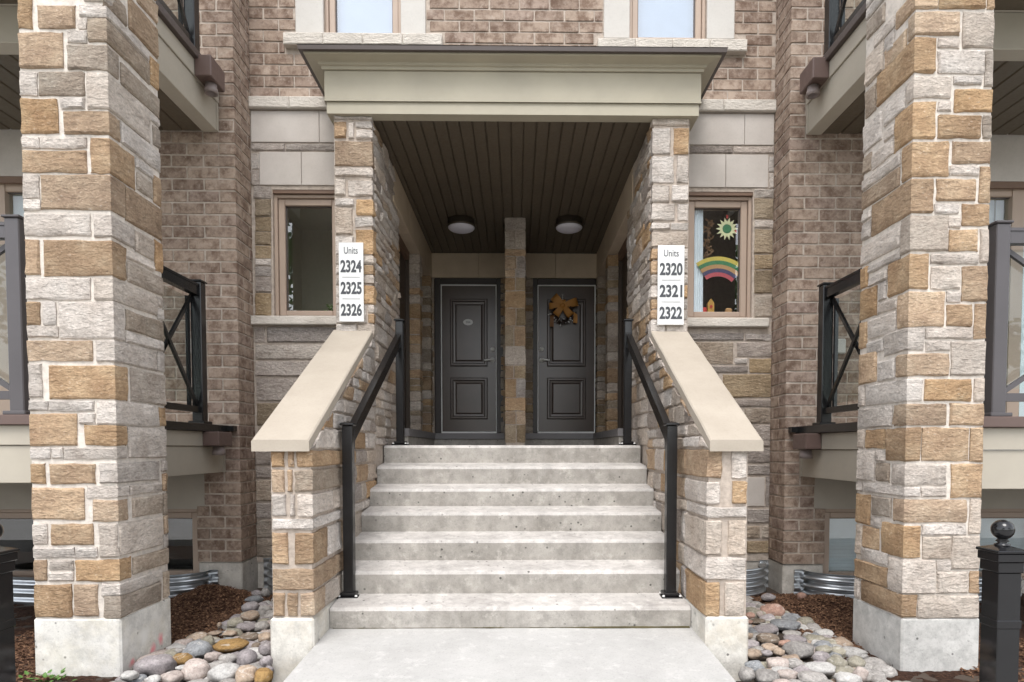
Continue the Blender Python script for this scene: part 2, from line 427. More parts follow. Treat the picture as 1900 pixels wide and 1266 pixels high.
def lay(parent, sf, rects, seed, gap=.006, **kw):
    rng = random.Random(seed)
    for (u0, u1, z0, z1, c) in rects:
        if u1-u0 < .02 or z1-z0 < .02: continue
        me = stone_mesh(sf, u0+gap, u1-gap, z0+gap, z1-gap, rng=rng, **kw)
        link('stone', me, c, parent)
def ashlar(u0, u1, z0, z1, seed, pal, hs=(.075, .10, .14, .17), ws=(.14, .34), corners=()):
    rng = random.Random(seed); out = []; z = z0
    while z < z1-.03:
        h = rng.choice(hs)
        if z+h > z1-.06: h = z1-z
        u = u0
        while u < u1-.02:
            wd = rng.uniform(*ws)*(1.25 if h > .13 else 1)
            if u+wd > u1-.09: wd = u1-u
            if h > .13 and rng.random() < .3:
                k = rng.uniform(.42, .6)
                out.append((u, u+wd, z, z+h*k, rng.choice(pal))); out.append((u, u+wd, z+h*k, z+h, rng.choice(pal)))
            else: out.append((u, u+wd, z, z+h, rng.choice(pal)))
            u += wd
        z += h
    return out

# ------------------------------------------------------------------ bricks
CO, BL = .0930, .252           # course height, brick pitch
def brick_master(i):
    rng = random.Random(50+i); mb = MB(); mb.rbox(-.5, .5, -.5, .5, -.5, .5, .03)
    b = .02; vs = []
    for v in mb.v:
        x, y, z = v; vs.append((x+rng.uniform(-.006, .006), y+rng.uniform(-.02, .02), z+rng.uniform(-.02, .02)))
    mb.v = vs; return mb.mesh('brick')
BM = [brick_master(i) for i in range(5)]
for me_ in BM: me_.materials.append(M['brick'])
class Bricks:
    def __init__(s, parent, seed): s.p = parent; s.r = random.Random(seed); s.items = []
    def box(s, x0, x1, y0, y1, z0, z1): s.items.append((x0, x1, y0, y1, z0, z1))
    def flush(s, limit=295, key=None):
        it = s.items
        if key: it = sorted(it, key=key)
        wl = worldloc(s.p)
        for d in it[:limit]:
            x0, x1, y0, y1, z0, z1 = d
            o = bpy.data.objects.new('brick', s.r.choice(BM)); col.objects.link(o); o.parent = s.p
            o.location = Vector(((x0+x1)/2+s.r.uniform(-.0015, .0015), (y0+y1)/2+s.r.uniform(-.002, .002), (z0+z1)/2+s.r.uniform(-.0015, .0015)))-wl
            fl = s.r.choice((-1, 1)); f2 = s.r.choice((-1, 1))
            o.scale = (abs(x1-x0)*fl, abs(y1-y0), abs(z1-z0)*f2*fl*1.0 if False else abs(z1-z0))
            if fl < 0: o.scale = (abs(x1-x0), abs(y1-y0), abs(z1-z0)); o.rotation_euler = (0, math.pi, 0)
        if it[limit:]:
            mb = MB()
            for d in it[limit:]: mb.rbox(*d, .004)
            o = mb.build('brick_courses', 'brick', s.p); o['kind'] = 'stuff'
MJ = .013                       # mortar joint
# ================================================================== ground
YA, YB, YP = 5.01, 5.31, 4.88            # brick bays, facade wall, portico piers
XL, XR = -1.12, 1.055                    # inner faces of the stair walls
D1, RUN = 3.663, .2565                   # first riser, tread
ST = [.127, .295, .457, .617, .772, .935, 1.105]
SOF = 3.655                              # portico soffit height
GZ = -.13
def gz(y): return GZ if y > 3 else GZ-.05*(3-max(y, -4))
mb = MB()
rows = [(-400, -.62), (-4, -.62), (2.3, -.3), (3, GZ), (300, GZ)]
low = [(-400, -.62), (-4, -.62), (2.3, -.36), (3.3, -.28), (3.5, GZ), (300, GZ)]      # dug lower in front of the stair walls
for x0, x1, rw in ((-400, -1.375, rows), (-1.375, 1.33, low), (1.33, 400, rows)):
    for (ya, za), (yb, zb) in zip(rw, rw[1:]):
        mb.add([(x0, ya, za), (x1, ya, za), (x1, yb, zb), (x0, yb, zb)], [(0, 1, 2, 3)])
for x0 in (-1.375, 1.33): mb.add([(x0, 2.3, -.36), (x0, 3.5, -.36), (x0, 3.5, GZ), (x0, 3, GZ), (x0, 2.3, -.3)], [(0, 1, 2, 3, 4)])
tag(mb.build('ground', 'dirt'), kind='structure')
mb = MB(); mb.add([(-400, -60, -.57), (400, -60, -.57), (400, -15, -.57), (-400, -15, -.57)], [(0, 1, 2, 3)])
tag(mb.build('lawn', 'lawn'), kind='structure')
tag(box('road', 'asphalt', None, -400, 400, -14, -6, -.7, -.56), kind='structure')
mb = MB(); q_ = [(-4.6, -.055*(D1+4.6)-.012), (2.36, -.055*(D1-2.36)-.012)]
mb.add([(x_, y_, z_+dz) for dz in (0, -.2) for x_, (y_, z_) in ((-80, q_[0]), (80, q_[0]), (80, q_[1]), (-80, q_[1]))], [(0, 1, 2, 3), (7, 6, 5, 4), (0, 4, 5, 1), (1, 5, 6, 2), (2, 6, 7, 3), (3, 7, 4, 0)])
tag(mb.build('sidewalk', 'walk'), kind='structure')
# walkway: slabs that climb gently to the stair foot
wk = bpy.data.objects.new('walkway', None); col.objects.link(wk); tag(wk, kind='structure')
wz = lambda y: -.055*(D1-y)
ys = [D1+.02, 2.45, 1.2, -.05, -1.3, -2.58]
for a, b in zip(ys, ys[1:]):
    a_, b_ = a-.006, b+.006; mb = MB()
    x0, x1 = XL-.0, XR+.0
    mb.add([(x0, b_, wz(b_)), (x1, b_, wz(b_)), (x1, a_, wz(a_)), (x0, a_, wz(a_)), (x0, b_, wz(b_)-.2), (x1, b_, wz(b_)-.2), (x1, a_, wz(a_)-.2), (x0, a_, wz(a_)-.2)],
           [(0, 1, 2, 3), (7, 6, 5, 4), (0, 4, 5, 1), (1, 5, 6, 2), (2, 6, 7, 3), (3, 7, 4, 0)])
    mb.build('slab', 'walk', wk)

# ================================================================== staircase
st = thing('concrete_staircase', (-.03, D1, 0), 'wide grey concrete staircase climbing to the two dark front doors', 'stairs')
for i in range(7):
    y0 = D1+RUN*i; z1 = ST[i]; y1 = y0+RUN+.1 if i < 6 else 8.3
    z0 = (ST[i-1] if i else -.08)-.02
    tl = .022 if i < 6 else .0
    mb = MB(); n = 44; rng = random.Random(i)
    prof = [(0.004, z0), (.0, z1-.022), (.006, z1-.007), (.020, z1), (RUN, z1+tl)]+([(8.3-y0, z1+tl)] if i == 6 else [(RUN+.1, z1+tl)])
    vs = []; xa, xb = XL+.004, XR-.004
    for k in range(n+1):
        x = xa+(xb-xa)*k/n
        for q, (dy, z) in enumerate(prof):
            wv = noise.noise(Vector((x*3.1, i*7.3, q)))*.0035
            vs.append((x, y0+dy+(wv if q < 4 else 0), z+(wv*.6 if q in (2, 3) else 0)))
    m_ = len(prof)
    mb.add(vs, [(k*m_+q, (k+1)*m_+q, (k+1)*m_+q+1, k*m_+q+1) for k in range(n) for q in range(m_-1)])
    o = mb.build('step' if i < 6 else 'landing', 'concrete', st); o.data.materials.append(M['riser'])   # riser faces in a darker, browner concrete
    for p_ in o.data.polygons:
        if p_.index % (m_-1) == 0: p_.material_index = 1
# dirt and moss line where steps meet the walk
mb = MB(); rng = random.Random(4); x = XL+.02
dd = .004
while x < XR-.02:
    wd = rng.uniform(.012, .03); d2 = max(.0015, min(.016, dd+rng.uniform(-.003, .003)+(.0012 if x > .25 else -.0004)))
    mb.add([(x, D1-dd, .0012), (x+wd, D1-d2, .0012), (x+wd, D1+.004, .003+d2*.4), (x, D1+.004, .003+dd*.4)], [(0, 1, 2, 3)])
    x += wd; dd = d2
o = mb.build('moss_line', 'moss'); tag(o, 'thin line of moss along the foot of the concrete stairs', 'moss', kind='stuff')

# ================================================================== big stone pillars
def strip(k, x0off, s=1/3.8355):
    y0 = (0, 320, 640, 936)[k]
    return lambda x, y: (x0off+x*s, y0+y*s)
LP = dict(y=3.25, x0=-2.535, xc=-2.095, yb=3.70)
L_F = [  # front stones: strip, x0, x1, y0, y1, colour
 (0,30,160,-45,205,'T'),(0,195,465,45,205,'T'),(0,480,545,130,208,'G'),(0,55,378,238,492,'T'),(0,405,548,222,312,'G'),(0,55,195,515,682,'G'),(0,205,532,515,687,'B'),
 (0,60,342,705,952,'T'),(0,360,532,700,780,'G'),(0,80,210,980,1060,'G'),(0,215,545,980,1060,'G'),(0,80,548,1075,1232,'T'),
 (1,90,207,20,186,'G'),(1,90,215,195,275,'G'),(1,95,572,295,452,'G'),(1,105,215,485,732,'T'),(1,105,572,750,907,'G'),(1,110,215,925,1087,'T'),(1,230,327,920,1087,'G'),(1,105,340,1095,1177,'G'),(1,110,587,1195,1342,'T'),
 (2,125,232,135,377,'G'),(2,125,270,395,472,'G'),(2,275,600,395,472,'G'),(2,490,605,482,562,'G'),(2,130,477,490,717,'T'),(2,135,290,730,812,'G'),(2,295,380,730,812,'G'),(2,145,252,845,987,'T'),(2,280,607,845,990,'T'),(2,150,530,1020,1242,'T'),
 (3,155,265,135,287,'G'),(3,290,592,140,287,'T'),(3,155,460,303,380,'G'),(3,465,620,303,378,'G'),(3,155,262,395,542,'T'),(3,280,450,395,467,'G'),(3,275,450,480,546,'G'),(3,165,442,570,802,'T'),(3,450,627,570,795,'T')]
L_C = [  # corner stones: strip, x0 on the front, y0, y1, x where they end round the side, colour
 (0,520,-60,16,800,'G'),(0,490,45,127,968,'G'),(0,548,138,302,975,'B'),(0,405,325,500,757,'B'),(0,545,525,777,977,'P'),(0,380,798,957,767,'T'),(0,570,985,1237,872,'T'),
 (1,215,20,268,800,'T'),(1,590,305,462,870,'G'),(1,240,485,737,807,'T'),(1,595,755,907,1030,'P'),(1,345,920,1182,800,'G'),(1,610,1195,1350,1030,'G'),
 (2,275,145,387,820,'T'),(2,615,400,567,1045,'G'),(2,530,570,717,815,'T'),(2,385,730,812,815,'G'),(2,635,840,987,1050,'G'),(2,545,1008,1087,830,'G'),(2,585,1105,1256,827,'T'),
 (3,630,140,377,765,'P'),(3,465,395,547,847,'T'),(3,650,560,647,1070,'G'),(3,665,655,807,1062,'B')]
L_S = [  # side stones: strip, x0, x1, ytop and ybottom at x0, colour
 (0,660,808,-115,35,'B'),(0,830,1050,-30,193,'T'),(0,890,1050,-130,5,'T'),(0,982,1065,393,590,'T'),(0,775,1075,440,590,'B'),(0,985,1075,798,850,'G'),(0,1005,1080,890,1020,'B'),(0,775,1078,860,1013,'G'),(0,882,1000,1115,1190,'G'),
 (1,890,1000,-5,115,'B'),(1,1008,1085,15,210,'T'),(1,808,1090,95,338,'T'),(1,878,1008,408,560,'P'),(1,1018,1095,480,690,'T'),(1,815,1012,545,608,'G'),(1,822,1100,630,770,'P'),(1,1035,1103,880,948,'G'),(1,1035,1107,962,1040,'G'),(1,812,1107,975,1118,'B'),(1,812,1107,1128,1205,'G'),
 (2,1037,1107,48,185,'G'),(2,845,1117,165,402,'P'),(2,1050,1118,445,577,'T'),(2,825,1127,585,810,'G'),(2,1065,1132,825,900,'G'),(2,1075,1134,915,1042,'T'),(2,838,1068,1000,1072,'G'),(2,860,1072,1093,1232,'B'),(2,1078,1137,1060,1212,'B'),
 (3,770,1072,142,370,'P'),(3,1085,1138,80,212,'T'),(3,1080,1138,222,310,'G'),(3,862,1138,380,502,'B'),(3,1080,1142,482,672,'B')]
RP = dict(y=3.27, xc=2.085, x1=2.495, yb=3.73)
R_F = [
 (0,700,1025,-60,67,'T'),(0,1040,1165,-60,72,'T'),(0,870,1145,93,347,'P'),(0,690,840,275,347,'G'),(0,690,1018,365,527,'G'),(0,1025,1142,365,622,'P'),(0,800,997,545,607,'G'),(0,808,1137,640,802,'T'),(0,690,780,730,797,'G'),(0,690,990,823,987,'T'),(0,1010,1127,823,990,'B'),(0,790,1115,1010,1167,'T'),(0,775,977,1180,1252,'G'),(0,985,1112,1190,1442,'T'),
 (1,680,952,50,207,'T'),(1,665,837,225,297,'G'),(1,860,1102,230,382,'T'),(1,770,850,320,397,'G'),(1,768,967,410,562,'T'),(1,990,1097,403,647,'P'),(1,635,977,585,652,'G'),(1,640,842,670,832,'P'),(1,860,1087,670,917,'T'),(1,750,847,850,927,'G'),(1,753,927,940,1097,'T'),(1,950,1087,935,1187,'T'),(1,600,935,1108,1187,'G'),(1,600,772,1200,1272,'G'),(1,785,1067,1205,1447,'P'),
 (2,593,922,248,402,'T'),(2,945,1067,240,402,'P'),(2,773,1047,420,572,'T'),(2,578,902,590,827,'T'),(2,918,1047,590,832,'T'),(2,783,1037,850,1087,'T'),(2,570,747,1010,1082,'G'),(2,915,1032,1100,1347,'P'),
 (3,575,887,143,217,'G'),(3,580,777,228,387,'P'),(3,785,1022,223,462,'P'),(3,680,780,400,467,'G'),(3,680,897,480,632,'P'),(3,915,1017,478,632,'T'),(3,545,1007,650,807,'P')]
R_C = [  # strip, x1 on the front, y0, y1, x where they end round the side
 (0,690,-60,67,402,'T'),(0,845,93,257,490,'T'),(0,672,275,522,272,'T'),(0,782,550,702,477,'P'),(0,672,730,992,392,'T'),(0,767,1013,1257,447,'T'),
 (1,657,50,292,232,'T'),(1,762,313,562,437,'P'),(1,622,585,832,347,'T'),(1,737,850,1097,412,'T'),(1,592,1103,1267,317,'G'),
 (2,767,63,222,402,'T'),(2,577,240,397,187,'G'),(2,747,423,572,387,'T'),(2,567,590,827,332,'T'),(2,747,848,997,372,'G'),(2,562,1010,1082,170,'G'),(2,892,1103,1262,382,'T'),
 (3,562,150,382,297,'T'),(3,672,395,637,347,'G'),(3,537,643,802,150,'T')]
R_S = [  # strip, x0, x1, ytop and ybottom at x1
 (0,195,322,15,140,'B'),(0,250,388,105,190,'G'),(0,320,390,200,330,'G'),(0,190,312,280,490,'P'),(0,325,475,205,347,'T'),(0,185,257,590,780,'B'),(0,320,468,620,770,'G'),(0,172,302,785,985,'G'),(0,320,386,880,960,'G'),(0,230,382,982,1090,'G'),(0,165,225,1080,1200,'B'),(0,165,432,1085,1165,'G'),
 (1,157,427,-45,88,'T'),(1,152,222,262,322,'G'),(1,152,222,335,452,'G'),(1,150,430,375,520,'G'),(1,205,430,558,612,'G'),(1,147,200,665,812,'T'),(1,205,337,690,760,'G'),(1,275,332,770,900,'G'),(1,137,262,800,1012,'T'),(1,270,410,885,962,'G'),(1,205,402,985,1130,'G'),(1,132,192,1060,1242,'T'),(1,197,312,1180,1265,'G'),
 (2,125,260,40,262,'T'),(2,270,392,95,240,'G'),(2,120,177,285,437,'G'),(2,120,372,430,582,'G'),(2,112,177,600,732,'P'),(2,185,322,600,737,'T'),(2,107,247,750,972,'G'),(2,255,327,750,832,'G'),(2,260,352,840,977,'B'),(2,102,160,975,1042,'G'),(2,97,217,1070,1282,'T'),(2,225,367,1090,1232,'B'),
 (3,220,287,95,167,'G'),(3,90,162,150,362,'P'),(3,165,277,175,332,'T'),(3,150,342,352,442,'G'),(3,87,337,455,598,'T'),(3,82,142,530,672,'G')]
def pillar_left():
    d = LP; t = thing('stone_pillar', ((d['x0']+d['xc'])/2, d['y']+.2, GZ), 'square tan and grey stone pillar with pink spray marks on its concrete base', 'pillar')
    sf = Surf([(d['x0'], d['y']), (d['xc'], d['y']), (d['xc'], d['yb'])]); W = sf.L[1]
    box('mortar_core', 'mortar_white', t, d['x0'], d['xc'], d['y'], d['yb'], .1, 5.3)
    rects = []
    for k, x0, x1, y0, y1, c in L_F:
        s = strip(k, 20); a = PY(*s(x0, y0), d['y']); b = PY(*s(x1, y1), d['y']); rects.append((max(0, a.x-d['x0']), b.x-d['x0'], b.z, a.z, c))
    for k, x0, y0, y1, xe, c in L_C:
        s = strip(k, 20); a = PY(*s(x0, y0), d['y']); b = PY(*s(x0, y1), d['y']); q = PX(*s(xe, (y0+y1)/2), d['xc'])
        rects.append((a.x-d['x0'], W+min(q.y, d['yb'])-d['y'], b.z, a.z, c))
    for k, x0, x1, y0, y1, c in L_S:
        s = strip(k, 20); a = PX(*s(x0, y0), d['xc']); b = PX(*s(x0, y1), d['xc']); q = PX(*s(x1, (y0+y1)/2), d['xc'])
        rects.append((W+a.y-d['y'], W+min(q.y, d['yb'])-d['y'], b.z, a.z, c))
    lay(t, sf, rects, 11, gap=.0, proud=.013, rough=.007)
    zt = max(r[3] for r in rects)
    lay(t, sf, ashlar(0, sf.L[-1], zt+.015, 4.6, 5, 'TTGGP'), 12, proud=.013, rough=.007)
    base(t, d['x0']-.012, d['xc']+.006, d['y']-.008, d['yb']+.02, PY(220, 1147, d['y']).z, 'base_marked', 1)
def base(t, x0, x1, y0, y1, zt, mat, seed):
    mb = MB(); mb.rbox(x0, x1, y0, y1, -.5, zt, .01); mb.build('concrete_base', mat, t)
def pillar_right():
    d = RP; t = thing('stone_pillar', ((d['x1']+d['xc'])/2, d['y']+.2, GZ), 'square tan and grey stone pillar with a clean unmarked concrete base', 'pillar')
    sf = Surf([(d['xc'], d['yb']), (d['xc'], d['y']), (d['x1'], d['y'])]); W = sf.L[1]
    box('mortar_core', 'mortar_white', t, d['xc'], d['x1'], d['y'], d['yb'], .1, 5.3)
    rects = []
    for k, x0, x1, y0, y1, c in R_F:
        s = strip(k, 1560); a = PY(*s(x0, y0), d['y']); b = PY(*s(x1, y1), d['y']); rects.append((W+a.x-d['xc'], min(sf.L[-1], W+b.x-d['xc']), b.z, a.z, c))
    for k, x1, y0, y1, xe, c in R_C:
        s = strip(k, 1560); a = PY(*s(x1, y0), d['y']); b = PY(*s(x1, y1), d['y']); q = PX(*s(xe, (y0+y1)/2), d['xc'])
        rects.append((W-min(q.y, d['yb'])+d['y'], W+a.x-d['xc'], b.z, a.z, c))
    for k, x0, x1, y0, y1, c in R_S:
        s = strip(k, 1560); a = PX(*s(x1, y0), d['xc']); b = PX(*s(x1, y1), d['xc']); q = PX(*s(x0, (y0+y1)/2), d['xc'])
        rects.append((W-min(q.y, d['yb'])+d['y'], W-a.y+d['y'], b.z, a.z, c))
    lay(t, sf, rects, 13, gap=.0, proud=.013, rough=.007)
    zt = max(r[3] for r in rects)
    lay(t, sf, ashlar(0, sf.L[-1], zt+.015, 4.6, 6, 'TTGGP'), 14, proud=.013, rough=.007)
    base(t, d['xc']-.006, d['x1']+.012, d['y']-.008, d['yb']+.02, PY(1666, 1147, d['y']).z, 'base_clean', 2)
pillar_left(); pillar_right()

# ================================================================== stair side walls with sloping copings
SLOPE = (ST[6]-ST[0])/(6*RUN)
CSL, CTH = .578, .064
def stair_wall(s):
    lab = 'low stone stair wall with sloping pale coping below the %s' % ('plain dark window' if s < 0 else 'rainbow window')
    xin = XL if s < 0 else XR
    xout = PY(499, 1000, 3.39).x if s < 0 else PY(1391, 1000, 3.39).x
    yf = 3.39; ye = YP+.05
    t = thing('stair_wall', ((xin+xout)/2, 4.1, 0), lab, 'wall')
    zf = PY(523, 833, yf).z+.006                # underside of the coping at the front
    zt = lambda p: zf+CSL*(p.y-yf)-.002
    a, b = min(xin, xout)+.012, max(xin, xout)-.012
    yc = yf+.012
    # core: prism under the slope
    mb = MB()
    pr = [(yc, .05), (ye, .05), (ye, zf+CSL*(ye-yf)-.01), (yc, zf-.01)]
    mb.add([(a, y, z) for y, z in pr]+[(b, y, z) for y, z in pr], [(0, 1, 2, 3), (7, 6, 5, 4)]+[(i, i+4, (i+1) % 4+4, (i+1) % 4) for i in range(4)])
    mb.build('mortar_core', 'mortar', t)
    zb = PY(545, 1147, yf).z
    mb = MB(); mb.rbox(a-.012, b+.012, yf-.01, ye, -.6, zb, .012); mb.build('concrete_base', 'base_old', t)
    if s < 0:
        sf = Surf([(a, yc), (b, yc), (b, ye)])
        U = lambda x, y: PY(480+x/3.516, 820+y/3.516, yf); W = sf.L[1]
        rows = [(52,172,[(60,168,'T'),(180,232,'T'),(240,'c',540,'T')]),(178,332,[(62,172,'T'),(176,222,'T'),(226,'c',552,'B')]),(338,492,[(66,182,'G'),(194,236,'G'),(246,'c',480,'G')]),
                (498,580,[(60,'c',540,'G')]),(588,805,[(66,194,'T'),(226,'c',450,'T')]),(825,975,[(62,'c',492,'T')]),(982,1143,[(72,172,'T'),(178,256,'T'),(260,'c',432,'T')])]
        rects = []
        for y0, y1, lst in rows:
            z1, z0 = U(200, y0).z, U(200, y1).z
            for it in lst:
                u0 = U(it[0], y0).x-a
                if it[1] == 'c':
                    q = PX(480+it[2]/3.516, 820+(y0+y1)/2/3.516, xin); u1 = W+q.y-yf; rects.append((max(0, u0), u1, z0, z1, it[3]))
                    rects += fill(u1, sf.L[-1], z0, z1, int(y0))
                else: rects.append((max(0, u0), U(it[1], y0).x-a, z0, z1, it[2]))
    else:
        sf = Surf([(a, ye), (a, yc), (b, yc)])
        U = lambda x, y: PY(1220+x/3.516, 820+y/3.516, yf); W = sf.L[1]
        rows = [(42,242,[('c',430,190,'T'),(482,608,'G')]),(254,412,[('c',418,182,'G'),(488,604,'T')]),(418,502,[('c',604,188,'G')]),(506,746,[('c',428,184,'P'),(458,598,'P')]),
                (750,908,[('c',590,175,'G')]),(910,1147,[('c',414,184,'T'),(438,574,'P')])]
        rects = []
        for y0, y1, lst in rows:
            z1, z0 = U(400, y0).z, U(400, y1).z
            for it in lst:
                if it[0] == 'c':
                    q = PX(1220+it[2]/3.516, 820+(y0+y1)/2/3.516, xin); u0 = W-(q.y-yf); rects.append((u0, min(sf.L[-1], W+U(it[1], y0).x-a), z0, z1, it[3]))
                    rects += fill(0, u0, z0, z1, int(y0))
                else: rects.append((W+U(it[0], y0).x-a, min(sf.L[-1], W+U(it[1], y0).x-a), z0, z1, it[2]))
    ztop = max(r[3] for r in rects)
    zlim = zf+CSL*(ye-yf)
    hi = ashlar(0, sf.L[-1], ztop, zlim, 21+s, 'GGPDTGD', (.075, .10, .13), (.14, .34))
    ok = []
    for r in hi+rects:
        # keep a stone when enough of it lies under the slope
        um = (r[0]+r[1])/2; pm = sf.pos(um, r[2], 0); top = zt(pm)
        lo = zt(sf.pos(r[0], 0, 0)) if s < 0 else zt(sf.pos(r[1], 0, 0))
        hi_ = zt(sf.pos(r[1], 0, 0)) if s < 0 else zt(sf.pos(r[0], 0, 0))
        if hi_-r[2] < .03: continue
        ok.append(r)
    lay(t, sf, ok, 31+s, proud=.016, rough=.012, zmax=zt)
    # coping slab
    ci = xin-.004*s*-1; co_ = PY(467, 833, yf-.03).x if s < 0 else PY(1416, 830, yf-.03).x
    x0, x1 = min(ci, co_), max(ci, co_)
    yy0, yy1 = yf-.035, YP-.002
    th = CTH
    mb = MB(); nn = 26; vs = []
    bz = .008
    prof = [(x0, 0), (x0, th-bz), (x0+bz, th), (x1-bz, th), (x1, th-bz), (x1, 0)]
    for k in range(nn+1):
        y = yy0+(yy1-yy0)*k/nn
        for i_, (x, z) in enumerate(prof):
            w_ = noise.noise(Vector((x*3, y*5, z*9)))*.0022
            vs.append((x+w_, y, zf+CSL*(y-yf)+z+w_))
    k6 = len(prof)
    fs = [(k*k6+i, k*k6+(i+1) % k6, (k+1)*k6+(i+1) % k6, (k+1)*k6+i) for k in range(nn) for i in range(k6)]
    fs += [tuple(range(k6)), tuple(reversed(range(nn*k6, (nn+1)*k6)))]
    mb.add(vs, fs); mb.build('coping', 'coping', t)
    return zf
def fill(u0, u1, z0, z1, seed):
    rng = random.Random(seed); out = []; u = u0
    while u < u1-.03:
        wd = rng.uniform(.14, .34)
        if u+wd > u1-.1: wd = u1-u
        out.append((u, u+wd, z0, z1, rng.choice('TGPGDT'))); u += wd
    return out
ZF = stair_wall(-1); stair_wall(1)
ZPIER = ZF+CSL*(YP-3.39)

# ================================================================== portico side walls (piers)
YBK = 8.25
def portico_wall(s):
    lab = 'tall stone portico wall beside the %s, carrying a units sign' % ('plain dark window' if s < 0 else 'rainbow window')
    xin = XL-.006 if s < 0 else XR+.018
    xout = PY(619, 400, YP).x+.01 if s < 0 else PY(1280, 400, YP).x-.01
    t = thing('portico_wall', ((xin+xout)/2, 5.6, 1.1), lab, 'wall')
    yo0, yo1, yo2, yo3 = 5.93, 7.22, 7.36, 8.12      # two door openings along the wall
    a, b = min(xin, xout), max(xin, xout); LZ = 3.33
    zb = .9
    box('mortar_core', 'mortar', t, a, b, YP, yo0, zb, SOF-.002)
    box('mortar_core', 'mortar', t, a, b, yo1, yo2, 1.0, LZ)
    box('mortar_core', 'mortar', t, a, b, yo3, YBK+.2, 1.0, LZ)
    # lintel over the openings, in blocks
    ys_ = [yo0-.22, 6.55, 7.3, YBK]
    for y0, y1 in zip(ys_, ys_[1:]):
        mb = MB(); mb.rbox(a if s > 0 else a+.1, b if s < 0 else b-.1, y0+.002, y1-.002, LZ+.002, SOF-.004, .004)
        o = mb.build('lintel_block', 'lintel', t); o.location.x += .012*(-s)
    if s < 0: sf = Surf([(a, YP), (b, YP), (b, yo0), (a, yo0)])
    else: sf = Surf([(b, yo0), (a, yo0), (a, YP), (b, YP)])
    W = sf.L[1] if s < 0 else sf.L[2]; E0 = sf.L[-1]
    if s < 0:
        K = [(95,398,65,118,'G'),(95,215,128,284,'T'),(218,288,132,288,'G'),(288,412,124,192,'G'),(288,412,198,292,'G'),(95,412,302,538,'T'),(92,412,543,634,'G'),(98,205,643,802,'P'),(216,412,652,808,'G'),(98,288,818,898,'G'),(292,412,828,978,'T'),(98,274,906,1154,'P'),(282,412,983,1084,'G'),(288,412,1098,1330,'T'),(98,284,1160,1330,'G')]
        U = lambda x, y: PY(600+x/4.87, 200+y/4.87, YP)
    else:
        K = [(268,582,85,174,'P'),(268,412,183,428,'G'),(432,582,183,428,'T'),(265,440,438,688,'G'),(458,582,438,688,'G'),(268,400,698,862,'G'),(413,582,698,862,'G'),(265,450,865,1028,'G'),(463,582,865,1028,'G'),(262,408,1038,1113,'G'),(408,582,1038,1113,'G'),(268,582,1123,1270,'P')]
        U = lambda x, y: PY(1160+x/4.87, 200+y/4.87, YP)
    rects = []; zl = 9
    for x0, x1, y0, y1, c in K:
        p, q = U(x0, y0), U(x1, y1)
        if s < 0: r = (max(0, p.x-a), W+.055 if q.x-a > W-.03 else q.x-a, q.z, min(p.z, SOF-.005), c)
        else: r = (W-.055 if p.x-a < .03 else W+p.x-a, min(E0, W+q.x-a), q.z, min(p.z, SOF-.005), c)
        rects.append(r); zl = min(zl, r[2])
    f0, f1 = (0, W+.055) if s < 0 else (W-.055, E0)
    rects += ashlar(f0, f1, ZPIER+.0, zl-.003, 41+s, 'TGPTG', (.08, .11, .15), (.12, .2))
    # inner face: coursed, stones wrap at the reveal of the opening
    i0, i1 = (W+.055, E0) if s < 0 else (0, W-.055)
    rects += ashlar(i0, i1, 1.1, SOF-.02, 43+s, 'PGDPGBPT', (.07, .09, .12, .15), (.16, .42))
    # the lintel takes the place of stones at the top near the opening
    keep = []
    for r in rects:
        um = (r[0]+r[1])/2; p = sf.pos(um, r[3], 0)
        if r[3] > LZ+.02 and p.y > yo0-.24: continue
        keep.append(r)
    lay(t, sf, keep, 47+s, proud=.016, rough=.016)
    # stone jambs facing the entry, between and behind the openings
    for (y, sd2) in ((yo1, 61), (yo3, 63)):
        yb = yo2 if y == yo1 else YBK
        if s < 0: s2 = Surf([(b-.2, y), (b, y), (b, yb)])
        else: s2 = Surf([(a, yb), (a, y), (a+.2, y)])
        lay(t, s2, ashlar(0, s2.L[-1], 1.22, LZ, sd2+s, 'PTBPTO', (.11, .15, .18), (.5, .6)), sd2, proud=.014, rough=.012)
    # doors set deep in the openings
    xd = xin+s*.15
    for y0, y1 in ((yo0, yo1), (yo2, yo3)):
        d = box('side_door', 'side_door', t, xd, xd+s*.05, y0, y1, 1.2, LZ)
        for yy in (y0+.03, y1-.03): box('side_door_jamb', 'side_door', d, xd-s*.04, xd-s*.001, yy-.028, yy+.028, 1.2, LZ-.002)
        box('side_door_head', 'frame_dark', d, xd-s*.05, xd-s*.002, y0+.06, y1-.06, LZ-.09, LZ-.004)
        for zz0, zz1 in ((1.4, 1.95), (2.08, 3.05)):
            box('door_panel', 'side_door', d, xd-s*.014, xd-s*.001, y0+.22, y1-.22, zz0, zz1, b=.01)
    # metal flashing along the foot of the openings
    zf0, zf1 = PY(808, 815, 8.2).z, PY(808, 804, 8.2).z
    for y0, y1 in ((6.2, 7.28), (7.285, YBK-.03)):
        box('flashing', 'flash', t, xin-s*.05, xin+s*.12, y0, y1, zf0, zf1, b=.003)
    box('sill_block', 'found', t, xin-s*.035, xin+s*.1, 6.22, YBK-.02, 1.09, zf0-.002)
    return t
portico_wall(-1); portico_wall(1)

